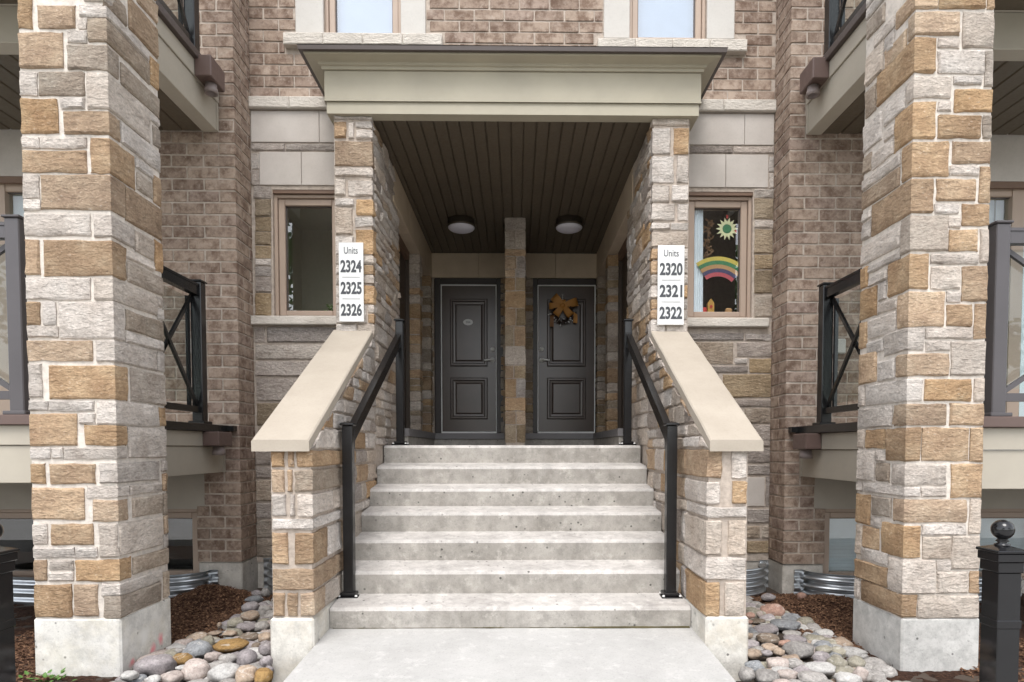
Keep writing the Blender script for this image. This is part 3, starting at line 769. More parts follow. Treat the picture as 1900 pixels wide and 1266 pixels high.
# ================================================================== divider pier between the doors
t = thing('divider_pier', (-.015, 7.1, 1.1), 'narrow stone pier standing between the two dark front doors', 'pier')
a, b = PY(937, 600, 6.99).x+.01, PY(975, 600, 6.99).x-.01
box('mortar_core', 'mortar', t, a, b, 6.99, YBK, 1.08, SOF-.002)
sf = Surf([(a, 7.5), (a, 6.99), (b, 6.99), (b, 7.5)]); W0, W1 = sf.L[1], sf.L[2]
zpx = [(403,428,1),(428,462,2),(462,476,1),(476,500,2),(500,515,2),(515,540,2),(540,572,1),(572,605,2),(605,643,2),(643,678,1),(678,703,2),(703,738,2),(738,763,1),(763,788,2),(788,822,2)]
rng = random.Random(9); rects = []
for y0, y1, n in zpx:
    z1, z0 = PY(955, y0, 6.99).z, PY(955, y1, 6.99).z
    if n == 1: rects.append((W0-.12, W1+.12, z0, z1, rng.choice('PTTD')))
    else:
        k = W0+(W1-W0)*rng.uniform(.4, .6)
        rects += [(W0-.1, k, z0, z1, rng.choice('TOPT')), (k, W1+.1, z0, z1, rng.choice('TPDO'))]
lay(t, sf, rects, 71, gap=.005, proud=.012, rough=.010)

# ================================================================== entry wall and doors
t = thing('entry_wall', (-.03, YBK, 1.1), 'limestone lintels and stone jambs framing the two dark front doors', 'wall')
for x0, x1 in ((XL, -.5), (-.5, a+.02), (b-.02, .52), (.52, XR+.02)):
    mb = MB(); mb.rbox(x0+.002, x1-.002, YBK-.03, YBK+.1, 3.332, SOF-.004, .003); mb.build('lintel_block', 'lintel', t)
box('backing', 'door_frame', t, XL-.1, XR+.1, YBK+.12, YBK+.2, 1.0, SOF)
zf0, zf1 = PY(808, 815, 8.2).z, PY(808, 804, 8.2).z
for x0, x1 in ((XL-.0, a), (b, XR+.0)):
    box('flashing', 'flash', t, x0+.01, x1-.01, YBK-.06, YBK+.06, zf0, zf1, b=.003)
    box('sill_block', 'found', t, x0+.01, x1-.01, YBK-.03, YBK+.05, 1.09, zf0-.002)
for i, (x0, x1) in enumerate(((PY(928, 700, YBK).x, a+.01), (b-.01, PY(990, 700, YBK).x), (PY(1112, 700, YBK).x, XR+.02), (XL-.02, PY(806, 700, YBK).x))):
    sf = Surf([(x0, YBK-.01), (x1, YBK-.01)])
    box('mortar_core', 'mortar', t, x0, x1, YBK-.008, YBK+.1, zf1, 3.33)
    lay(t, sf, ashlar(0, sf.L[-1], zf1, 3.33, 81+i, 'OTBP', (.09, .12, .16), (.5, .6)), 85+i, proud=.014, rough=.012)
def front_door(x0p, x1p, fx0, fx1, lab, hinge):
    P = lambda x, y: PY(x, y, YBK)
    X0, X1 = P(x0p, 660).x, P(x1p, 660).x; Z1, Z0 = P(870, 530).z, P(870, 801).z
    A0, A1 = P(fx0, 660).x, P(fx1, 660).x; ZT = 3.331
    d = thing('front_door', ((X0+X1)/2, YBK, Z0), lab, 'door')
    fr = MB()
    fr.rbox(A0, X0-.012, YBK-.02, YBK+.11, Z0-.02, ZT-.002, .006); fr.rbox(X1+.012, A1, YBK-.02, YBK+.11, Z0-.02, ZT-.002, .006)
    fr.rbox(X0-.0119, X1+.0119, YBK-.018, YBK+.11, Z1+.012, ZT-.003, .006)
    fr.build('frame', 'door_frame', d)
    mb = MB(); mb.box(X0-.0118, X0, YBK+.0, YBK+.02, Z0, Z1); mb.box(X1, X1+.0118, YBK+.0, YBK+.02, Z0, Z1); mb.box(X0-.0118, X1+.0118, YBK, YBK+.02, Z1+.0002, Z1+.0118)
    mb.build('weather_strip', 'white', d)
    mb = MB(); mb.rbox(X0-.01, X1+.01, YBK-.012, YBK+.03, Z0-.026, Z0-.001, .003); mb.build('threshold', 'white', d)
    leaf = box('leaf', 'door', d, X0+.002, X1-.002, YBK+.012, YBK+.06, Z0+.002, Z1-.002)
    wd = X1-X0
    for (yy1, yy0) in ((555, 680), (701, 778)):
        z1_, z0_ = P(870, yy1).z, P(870, yy0).z; xa, xb = X0+wd*.155, X1-wd*.155
        # raised moulding frame round a sunk, then raised field
        mm = MB(); yf = YBK+.012
        prof = [(0, -.001), (.012, -.016), (.03, -.016), (.042, .010), (.066, .012), (.085, -.006)]
        rings = []
        for o_, dy in prof: rings.append([(xa+o_, yf+dy, z0_+o_), (xb-o_, yf+dy, z0_+o_), (xb-o_, yf+dy, z1_-o_), (xa+o_, yf+dy, z1_-o_)])
        vs = [v for r_ in rings for v in r_]
        fs = [(k*4+i, k*4+(i+1) % 4, (k+1)*4+(i+1) % 4, (k+1)*4+i) for k in range(len(prof)-1) for i in range(4)]
        k = len(prof)-1; fs.append((k*4, k*4+1, k*4+2, k*4+3))
        # cut look: the sunk band sits in front of the leaf, so push the whole panel forward
        vs = [(x, y-.013, z) for x, y, z in vs]
        mm.add(vs, fs); mm.build('door_panel', 'door', leaf)
    hx = X1-.045 if hinge < 0 else X0+.045; dirn = -1 if hinge < 0 else 1
    zk, zl = P(870, 648).z, P(870, 668).z
    mb = MB(); mb.lathe((hx, YBK+.012, zk), [(.032, 0), (.032, .008), (.026, .016), (.016, .018), (.014, .026)], 20, 'y'); mb.build('deadbolt', 'steel', d, True)
    mb = MB(); mb.lathe((hx, YBK+.012, zl), [(.034, 0), (.034, .008), (.02, .014), (.013, .02), (.013, .045)], 20, 'y'); mb.build('rose', 'steel', d, True)
    mb = MB(); mb.tube([(hx, YBK-.035, zl), (hx+dirn*.03, YBK-.04, zl), (hx+dirn*.07, YBK-.04, zl-.004), (hx+dirn*.105, YBK-.036, zl-.008)], .011, 10); mb.build('lever', 'steel', d, True)
    return d, X0, X1, Z0, Z1
dl, *_ = front_door(820, 920, 807, 934, 'dark brown panelled front door with a small white oval plaque', -1)
dr, *_ = front_door(999, 1103, 988, 1113, 'dark brown panelled front door behind an orange bow wreath', 1)
# ================================================================== portico roof
YF = 4.83
po = thing('portico_roof', (-.04, YF, SOF), 'khaki panelled portico roof with crown moulding over the stairs', 'portico')
xl, xr = PY(606, 180, YF).x, PY(1297, 180, YF).x
path = [(xl, YB+.02), (xl, YF), (xr, YF), (xr, YB+.02)]
ps = Surf(path)
def sweep(name, prof, mat, parent):
    """profile of (off, z) carried round the three sides"""
    mb = MB(); n = len(prof); vs = []
    for u in ps.L:
        for o_, z in prof: vs.append(ps.pos(u, z, o_))
    mb.add(vs, [(k*n+i, (k+1)*n+i, (k+1)*n+(i+1) % n, k*n+(i+1) % n) for k in range(3) for i in range(n)]+[tuple(range(n)), tuple(reversed(range(3*n, 4*n)))])
    return mb.build(name, mat, parent)
Zp = lambda y, yy=YF: PY(950, y, yy).z
zb, zc, zk = Zp(213), Zp(190), Zp(135)
OV = .13
zt = PY(950, 98, YF-OV).z; zr = PY(950, 86, YF-OV-.034).z
sweep('fascia_board', [(0, zb), (0, zc-.003), (-.10, zc-.003), (-.10, zb)], 'khaki', po)
sweep('fascia_board', [(.012, zc), (.012, zk-.003), (-.1, zk-.003), (-.1, zc)], 'khaki', po)
sweep('drip_lip', [(.016, zc-.006), (.016, zc+.004), (.0125, zc+.004), (.0125, zc-.006)], 'khaki', po)
cr = [(.0, zk), (.028, zk), (.030, zk+.02), (.045, zk+.024), (.046, zk+.036)]
for k in range(9):
    a_ = k/8; cr.append((.05+(OV-.055)*a_**1.25, zk+.04+(zt-zk-.055)*a_))
cr += [(OV, zt-.012), (OV, zt-.001), (-.1, zt-.001)]
sweep('crown_moulding', cr, 'khaki', po)
sweep('drip_edge', [(OV+.03, zt-.003), (OV+.034, zr), (.0, zr+.004), (0, zt)], 'drip', po)
# low roof climbing to the wall
mb = MB(); o2 = OV+.036
A = [ps.pos(u, zr+.004, o2) for u in ps.L]
ridge = [Vector((xl+.25, YB+.02, zr+.11)), Vector((xr-.25, YB+.02, zr+.11))]
mb.add(A+ridge, [(0, 1, 4), (1, 2, 5, 4), (2, 3, 5)]); mb.build('roof_shingles', 'shingle', po)
# soffit boards
sb = box('soffit', 'soffit', po, xl+.1, xr-.1, YF+.1, YBK+.1, SOF+.02, SOF+.06)
x = XL-.05; k = 0
while x < XR+.1:
    mb = MB(); mb.rbox(x+.004, x+.1025-.004, YF+.1, YBK+.05, SOF+.002, SOF+.019, .006)
    mb.build('soffit_board', 'soffit', sb); x += .1025; k += 1
box('wall_plate', 'khaki', po, xl+.101, XL-.28, YF+.11, YB, SOF, SOF+.02); box('wall_plate', 'khaki', po, XR+.28, xr-.101, YF+.11, YB, SOF, SOF+.02)

# ================================================================== ceiling lights
for i, (px, lab) in enumerate(((856, 'round flush ceiling light before the door with the white plaque'), (1056, 'round flush ceiling light before the door with the bow wreath'))):
    p = PZ(px, 408, SOF)
    t = thing('ceiling_light', (p.x, p.y, SOF), lab, 'lamp', 'portico ceiling lights')
    mb = MB(); mb.lathe((p.x, p.y, SOF), [(.14, .0), (.15, -.004), (.15, -.06), (.158, -.064), (.158, -.085), (.15, -.088)], 40); mb.build('housing', 'lamp_body', t, True)
    prof = [(.15, -.086)]+[(.15*math.cos(a*math.pi/2/8), -.086-.05*math.sin(a*math.pi/2/8)) for a in range(1, 8)]+[(.004, -.1365)]
    mb = MB(); mb.lathe((p.x, p.y, SOF), prof, 40); mb.build('diffuser', 'diffuser', t, True)

# ================================================================== facade wall (stone below, brick above)
XCL, XCR = PY(441, 640, YA).x, PY(1460, 640, YA).x
fa = thing('facade_wall', (-.03, YB, 0), 'main facade wall, mauve brick above and stone below, with four windows', 'wall')
FZ = lambda y: PY(950, y, YB).z
FX = lambda x, y=400: PY(x, y, YB).x
BANDT, BANDB = FZ(186), FZ(208)
TOP = 5.45
lw0, lw1 = FX(507, 470), FX(507, 470)+.57      # lower windows, outer frame
rw1 = FX(1396, 470); rw0 = rw1-.57
WZ1, WZ0 = FZ(354), FZ(588)
uw = [(FX(601, 40), FX(744, 40)), (FX(1168, 40), FX(1311, 40))]; UZ0, UZ1 = FZ(72), FZ(4)
def core(*d): box('wall_core', 'mortar', fa, *d)
yb2 = YB+.25
core(XCL, lw0, YB, yb2, .1, BANDB); core(lw1, XL-.02, YB, yb2, .1, BANDB); core(lw0, lw1, YB, yb2, .1, WZ0); core(lw0, lw1, YB, yb2, WZ1, BANDB)
core(rw1, XCR, YB, yb2, .1, BANDB); core(XR+.02, rw0, YB, yb2, .1, BANDB); core(rw0, rw1, YB, yb2, .1, WZ0); core(rw0, rw1, YB, yb2, WZ1, BANDB)
core(XL-.02, XR+.02, YB, yb2, SOF+.1, BANDB)
xs = [XCL, uw[0][0], uw[0][1], uw[1][0], uw[1][1], XCR]
for k in (0, 2, 4): core(xs[k], xs[k+1], YB, yb2, BANDB, TOP)
for k in (1, 3): core(xs[k], xs[k+1], YB, yb2, BANDB, UZ0); core(xs[k], xs[k+1], YB, yb2, UZ1+.42, TOP)
# band course
for x0, x1 in ((XCL+.002, -1.9), (-1.9, -1.2), (1.1, 1.75), (1.75, XCR-.002)):
    lay(fa, Surf([(x0, YB-.025), (x1, YB-.025)]), [(0, x1-x0, BANDB, BANDT, 'lime_rock')], 3, gap=.001, proud=.02, rough=.004, j=.001)
    box('band_backing', 'lime', fa, x0, x1, YB-.025, YB, BANDB+.003, BANDT-.003)
# smooth limestone panels
def panel(x0, x1, z0, z1, mat='lime'): 
    mb = MB(); mb.rbox(x0+.002, x1-.002, YB-.012, YB+.01, z0+.002, z1-.002, .002); mb.build('limestone_panel', mat, fa)
z = [FZ(v) for v in (210, 268, 285, 347)]
panel(XCL+.01, FX(593, 240), z[1], z[0]); panel(FX(593, 240), -1.2, z[1], z[0])
panel(FX(1381, 240), XCR-.01, z[1], z[0]); panel(1.1, FX(1381, 240), z[1], z[0])
panel(FX(482, 310), FX(560, 310), z[3], z[2]); panel(FX(560, 310), -1.2, z[3], z[2])
panel(FX(1346, 310), FX(1425, 310), z[3], z[2]); panel(1.1, FX(1346, 310), z[3], z[2])
sfL = Surf([(XCL, YB), (XL, YB)]); sfR = Surf([(XR, YB), (XCR, YB)])
uL = lambda x, y=400: FX(x, y)-XCL; uR = lambda x, y=400: FX(x, y)-XR
KL = [(466,530,269,284,'D'),(530,625,269,284,'D'),(466,482,288,318,'G'),(466,482,318,348,'D')]
for a_, b_, c_ in ((372,405,'O'),(405,432,'O'),(432,458,'O'),(458,482,'O'),(482,496,'G'),(496,515,'D'),(515,545,'D'),(545,588,'O')): KL.append((473,504,a_,b_,c_))
KL.append((470,504,348,372,'D'))
KL += [(472,492,608,637,'D'),(495,625,608,637,'D'),(474,640,640,669,'P'),(474,640,671,700,'D'),(475,640,702,745,'D'),(476,640,748,790,'O'),(478,640,792,833,'B'),(468,560,836,864,'D'),(468,560,866,888,'D'),(468,560,890,930,'B'),(468,560,932,962,'D'),(468,560,964,998,'B'),(468,560,1000,1032,'B')]
r_ = []
for x0, x1, y0, y1, c in KL: r_.append((max(0, uL(x0, y0)), min(uL(x1, y0), sfL.L[-1]), FZ(y1), FZ(y0), c))
lay(fa, sfL, r_, 91, gap=.004, proud=.013, rough=.010)
KR = [(1275,1360,269,284,'D'),(1360,1442,269,284,'D'),(1426,1441,288,318,'G'),(1426,1441,318,348,'G')]
for a_, b_, c_ in ((348,366,'G'),(366,405,'O'),(407,422,'G'),(424,470,'O'),(471,499,'O'),(500,544,'O'),(547,588,'B')): KR.append((1399,1437,a_,b_,c_))
KR += [(1270,1380,618,632,'D'),(1382,1434,618,632,'D'),(1290,1361,634,676,'B'),(1366,1432,634,662,'D'),(1362,1387,664,676,'G'),(1390,1432,664,692,'O'),(1320,1388,678,692,'D'),(1340,1432,694,738,'O'),(1360,1432,740,755,'D'),(1380,1432,757,786,'B'),(1390,1432,788,830,'D'),(1385,1432,832,860,'D'),(1385,1432,862,882,'D'),(1420,1430,884,940,'D'),(1385,1430,944,972,'D'),(1385,1410,976,1000,'B'),(1413,1430,976,1000,'B'),(1385,1430,1004,1028,'O')]
r_ = []
for x0, x1, y0, y1, c in KR: r_.append((max(0, uR(x0, y0)), min(uR(x1, y0), sfR.L[-1]), FZ(y1), FZ(y0), c))
lay(fa, sfR, r_, 93, gap=.004, proud=.013, rough=.010)
panel(FX(1385, 910), FX(1418, 910), FZ(940), FZ(886))
# foundation of the facade
box('foundation', 'found', fa, XCL+.003, XL-.2, YB+.01, YB+.2, -.6, .16); box('foundation', 'found', fa, XR+.2, XCR-.003, YB+.01, YB+.2, -.6, .16)
# upper brickwork, leaving the windows and their pale jambs
jamb = [(FX(549, 40), uw[0][0]), (uw[0][1], FX(790, 40)), (FX(1120, 40), uw[1][0]), (uw[1][1], FX(1362, 40))]
sills = [(FX(530, 82), FX(822, 82), FZ(94), FZ(72)), (FX(1108, 88), FX(1382, 88), FZ(100), FZ(78))]
bk = Bricks(fa, 7); zz = BANDT+.003; row = 0
blocks = [(jamb[0][0], jamb[1][1], UZ0, 9), (jamb[2][0], jamb[3][1], UZ0, 9)]+[(s_[0], s_[1], s_[2], s_[3]) for s_ in sills]
while zz < TOP-.05:
    x = XCL+.006-(BL/2 if row % 2 else 0)
    z0_, z1_ = zz, zz+CO-MJ
    spans = [(XCL+.006, XCR-.006)]
    for b0, b1, bz0, bz1 in blocks:
        if z1_ > bz0+.01 and z0_ < bz1-.01:
            ns = []
            for s0, s1 in spans:
                if b1 <= s0 or b0 >= s1: ns.append((s0, s1)); continue
                if b0-s0 > .03: ns.append((s0, b0-.008))
                if s1-b1 > .03: ns.append((b1+.008, s1))
            spans = ns
    while x < XCR:
        for s0, s1 in spans:
            x0, x1 = max(x, s0), min(x+BL-MJ, s1)
            if x1-x0 > .03: bk.box(x0, x1, YB-.007, YB+.06, z0_, z1_)
        x += BL
    zz += CO; row += 1
bk.flush(key=lambda d: d[4])
for x0, x1 in jamb:
    zz = UZ0
    while zz < TOP-.1:
        h = .58; mb = MB(); mb.rbox(x0+.001, x1-.001, YB-.016, YB+.03, zz+.002, min(zz+h, TOP)-.002, .004); mb.build('limestone_jamb', 'lime_white', fa); zz += h
for x0, x1, z0, z1 in sills:
    n = 4; 
    for k in range(n):
        a_, b_ = x0+(x1-x0)*k/n, x0+(x1-x0)*(k+1)/n
        lay(fa, Surf([(a_, YB-.05), (b_, YB-.05)]), [(0, b_-a_, z0, z1, 'lime_rock')], 5+k, gap=.0005, proud=.016, rough=.004, j=.001)
    box('sill_backing', 'lime_rock', fa, x0+.001, x1-.001, YB-.05, YB+.1, z0+.002, z1-.001)
for x0, x1, z0, z1 in ((FX(469, 597), -1.3, FZ(606), FZ(589)), (1.2, FX(1423, 597), FZ(608), FZ(591))):
    lay(fa, Surf([(x0, YB-.04), (x1, YB-.04)]), [(0, x1-x0, z0, z1, 'lime_rock')], 15, gap=.0005, proud=.014, rough=.003, j=.001)
    box('sill_backing', 'lime_rock', fa, x0+.001, x1-.001, YB-.04, YB+.12, z0+.002, z1-.001)
def window(parent, x0, x1, z0, z1, y, glass, fw_=.055, mat='frame', head=True, name='window', step=.018):
    """frame with an inner sash, pane set back"""
    f = MB(); 
    f.rbox(x0, x0+.028, y, y+.12, z0, z1, .003); f.rbox(x1-.028, x1, y, y+.12, z0, z1, .003)
    f.rbox(x0+.0281, x1-.0281, y, y+.12, z1-.028, z1, .003); f.rbox(x0+.0281, x1-.0281, y, y+.12, z0, z0+.012, .003)
    o = f.build(name, mat, parent)
    g_ = MB(); a, b, c, d = x0+.03, x1-.03, z0+.014, z1-.03; yy = y+step
    g_.rbox(a, a+fw_, yy, yy+.08, c, d, .005); g_.rbox(b-fw_, b, yy, yy+.08, c, d, .005)
    g_.rbox(a+fw_+.0001, b-fw_-.0001, yy, yy+.08, d-fw_, d, .005); g_.rbox(a+fw_+.0001, b-fw_-.0001, yy, yy+.08, c, c+fw_*.8, .005)
    g_.build('sash', mat, o)
    p = MB(); p.box(a+fw_-.003, b-fw_+.003, yy+.035, yy+.039, c+fw_*.8-.003, d-fw_+.003); p.build('pane', glass, o)
    sp = MB(); i0, i1, k0, k1 = a+fw_, b-fw_, c+fw_*.8, d-fw_
    sp.box(i0, i0+.006, yy+.02, yy+.0345, k0, k1); sp.box(i1-.006, i1, yy+.02, yy+.0345, k0, k1); sp.box(i0+.0061, i1-.0061, yy+.02, yy+.0345, k1-.006, k1)
    sp.build('gasket', 'drip', o)
    return o, (i0, i1, k0, k1, yy+.04)
def room(parent, x0, x1, z0, z1, y0, dep, mat):
    mb = MB()
    mb.add([(x0, y0, z0), (x1, y0, z0), (x1, y0, z1), (x0, y0, z1), (x0, y0+dep, z0), (x1, y0+dep, z0), (x1, y0+dep, z1), (x0, y0+dep, z1)], [(4, 5, 6, 7), (0, 4, 7, 3), (1, 2, 6, 5), (0, 1, 5, 4), (3, 7, 6, 2)])
    mb.build('room_interior', mat, parent)
# lower windows
wl_, iL = window(fa, lw0, lw1, WZ0, WZ1-.03, YB+.03, 'glass')
box('window_head', 'frame_dark', fa, lw0+.001, lw1-.001, YB+.004, YB+.16, WZ1-.029, WZ1-.001)
room(wl_, lw0-.2, lw1+.1, WZ0-.1, WZ1+.1, YB+.17, 1.1, 'room')
wr_, iR = window(fa, rw0, rw1, WZ0, WZ1-.03, YB+.03, 'glass')
box('window_head', 'frame_dark', fa, rw0+.001, rw1-.001, YB+.004, YB+.16, WZ1-.029, WZ1-.001)
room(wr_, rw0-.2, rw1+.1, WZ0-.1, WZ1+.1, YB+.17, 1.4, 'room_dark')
for k in (0, 1):
    o, ii = window(fa, uw[k][0], uw[k][1], UZ0, UZ1+.42 if False else UZ1+.42, YB+.03, 'glass_mirror', .05)
    # pale slats added right behind the glass, standing in for sky and cable reflections
    b_ = MB(); zz = ii[2]
    while zz < ii[3]:
        b_.add([(ii[0], ii[4]+.05, zz), (ii[1], ii[4]+.05, zz), (ii[1], ii[4]+.035, zz+.047), (ii[0], ii[4]+.035, zz+.047)], [(0, 1, 2, 3)]); zz += .045
    b_.build('pale_slats', 'pale_slats', o)
# things seen through the lower windows
x0, x1, k0, k1, yg = iR
W_ = lambda fx, fy: (x0+(x1-x0)*fx, k0+(k1-k0)*(1-fy))
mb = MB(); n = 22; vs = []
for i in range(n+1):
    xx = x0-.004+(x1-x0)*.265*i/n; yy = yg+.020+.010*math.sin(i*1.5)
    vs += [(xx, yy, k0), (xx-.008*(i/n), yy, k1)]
t = MB().add(vs, [(2*i, 2*i+2, 2*i+3, 2*i+1) for i in range(n)]).build('reflection_strip', 'sky_reflection', None, True)  # pleated pale sheet added in place of the pane's bright sky reflection
tag(t, 'pale strip added inside the rainbow window, standing in for a sky reflection', 'sky_reflection')
cx, cz = W_(.62, 1.12); rb = thing('rainbow_picture', (cx, yg+.02, cz), 'striped paper rainbow stuck inside the window', 'picture')
cols = ['yellow', 'green', 'orange', 'blue', 'red']; 
cxp, czp = W_(.55, .60); r0 = (x1-x0)*.86
for i, cn in enumerate(cols):
    ra, rb_ = r0-.034*i, r0-.034*(i+1)+(.0 if cn != 'orange' else .0)
    pts = [(cxp+ra*math.sin(a), czp-r0*.62+ra*math.cos(a)) for a in [R(-34+78*k/20) for k in range(21)]]+[(cxp+rb_*math.sin(a), czp-r0*.62+rb_*math.cos(a)) for a in [R(44-78*k/20) for k in range(21)]]
    mb = MB(); nn = 21
    vs = [(px_, yg+.004, pz_) for px_, pz_ in pts]+[(px_, yg+.006, pz_) for px_, pz_ in pts]
    fs = [(k, k+1, 2*nn-2-k, 2*nn-1-k) for k in range(nn-1)]; m_ = 2*nn
    fs += [(k+m_, 2*nn-1-k+m_, 2*nn-2-k+m_, k+1+m_) for k in range(nn-1)]+[(k, k+m_, (k+1) % m_+m_, (k+1) % m_) for k in range(m_)]
    mb.add(vs, fs); mb.build('rainbow_stripe', cn, rb)
sx, sz = W_(.74, .185); sn = thing('sun_ornament', (sx, yg, sz), 'yellow spiky paper sun ornament stuck in the window', 'ornament')
pts = []
for k in range(28):
    a = 2*math.pi*k/28; r_s = .098 if k % 2 == 0 else .060; pts.append((sx+r_s*math.cos(a), sz+r_s*math.sin(a)))
mb = MB(); inn = [(sx+.040*math.cos(2*math.pi*k/28), sz+.040*math.sin(2*math.pi*k/28)) for k in range(28)]
vs = [(a, yg+.003, b) for a, b in pts]+[(a, yg+.003, b) for a, b in inn]+[(a, yg+.006, b) for a, b in pts]+[(a, yg+.006, b) for a, b in inn]
fs = [(k, (k+1) % 28, 28+(k+1) % 28, 28+k) for k in range(28)]+[(56+k, 84+k, 84+(k+1) % 28, 56+(k+1) % 28) for k in range(28)]+[(k, 56+k, 56+(k+1) % 28, (k+1) % 28) for k in range(28)]
mb.add(vs, fs); mb.build('rays', 'cream', sn)
mb = MB(); mb.lathe((sx, yg+.008, sz), [(.039, 0), (.039, .003), (.03, .004)], 20, 'y'); mb.build('centre', 'green', sn)
mb = MB(); mb.box(sx-.008, sx+.008, yg+.003, yg+.006, sz+.09, sz+.118); mb.box(sx+.062, sx+.085, yg+.0075, yg+.0095, sz-.03, sz-.008); mb.build('tab', 'crimson', sn)
tx, tz = W_(.43, 1.0); ty = thing('toy_house', (tx, yg+.05, tz), 'small yellow toy house on the sill below the rainbow', 'toy')
mb = MB(); mb.poly([(tx-.028, tz), (tx+.028, tz), (tx+.028, tz+.09), (tx, tz+.13), (tx-.028, tz+.09)], yg+.03, yg+.07); mb.build('body', 'ochre', ty)
mb = MB(); mb.lathe((tx, yg+.029, tz+.06), [(.014, 0), (.014, .003)], 14, 'y'); mb.build('opening', 'crimson', ty)
mb = MB(); mb.rbox(tx-.09, tx-.034, yg+.03, yg+.07, tz, tz+.055, .008); o = mb.build('toy_block', 'crimson', None); tag(o, 'small red toy block beside the yellow toy house', 'toy')
mb = MB(); mb.rbox(tx+.13, tx+.19, yg+.03, yg+.07, tz, tz+.05, .012); o = mb.build('toy_basket', 'orange', None); tag(o, 'small orange toy in the corner of the rainbow window', 'toy')
# hanging leafy strand in the same window
rng = random.Random(3); gx, gz0 = W_(.36, .08); ga = thing('hanging_garland', (gx, yg+.05, gz0-.3), 'brown leafy garland hanging in the window beside the sun ornament', 'garland')
mb = MB()
for k in range(90):
    zz = gz0-(k1-k0)*.38*k/90; xx = gx+rng.uniform(-.03, .03)+.02*math.sin(k*.2); s_ = rng.uniform(.01, .02); a = rng.uniform(0, 6.28)
    mb.add([(xx+s_*math.cos(a), yg+.04+rng.uniform(0, .02), zz+s_*math.sin(a)), (xx-s_*.5*math.sin(a), yg+.05, zz+s_*.5*math.cos(a)), (xx-s_*math.cos(a), yg+.045, zz-s_*math.sin(a)), (xx+s_*.5*math.sin(a), yg+.04, zz-s_*.5*math.cos(a))], [(0, 1, 2, 3)])
mb.build('leaves', 'brownw', ga); mb = MB(); mb.tube([(gx, yg+.05, gz0), (gx, yg+.05, gz0-(k1-k0)*.4)], .003, 6); mb.build('string', 'brownw', ga)
# left window: small plant and white dish
x0, x1, k0, k1, yg = iL
pt = thing('window_plant', (x1-.04, yg+.08, k0), 'small green pot plant inside the plain dark window', 'plant')
mb = MB(); mb.lathe((x1-.04, yg+.1, k0-.09), [(.03, 0), (.04, .09), (.036, .092)], 16); mb.build('pot', 'brownw', pt)
mb = MB(); rng = random.Random(8)
for k in range(60):
    a = rng.uniform(0, 6.28); r_p = rng.uniform(.0, .07); zz = k0+rng.uniform(.0, .085); c_ = Vector((x1-.04+r_p*math.cos(a), yg+.1+r_p*.6*math.sin(a), zz)); d = Vector((rng.uniform(-1, 1), rng.uniform(-1, 1), rng.uniform(-.3, 1))).normalized()*.017; e = d.orthogonal().normalized()*.008
    mb.add([c_-d, c_+e, c_+d, c_-e], [(0, 1, 2, 3)])
mb.build('foliage', 'leaf', pt)
mb = MB(); mb.lathe((x0+.06, yg+.04, k0-.004), [(.012, 0), (.032, .014), (.03, .016), (.01, .004)], 16); o = mb.build('white_dish', 'white_t', None, True); tag(o, 'small white dish on the sill inside the plain window', 'dish')

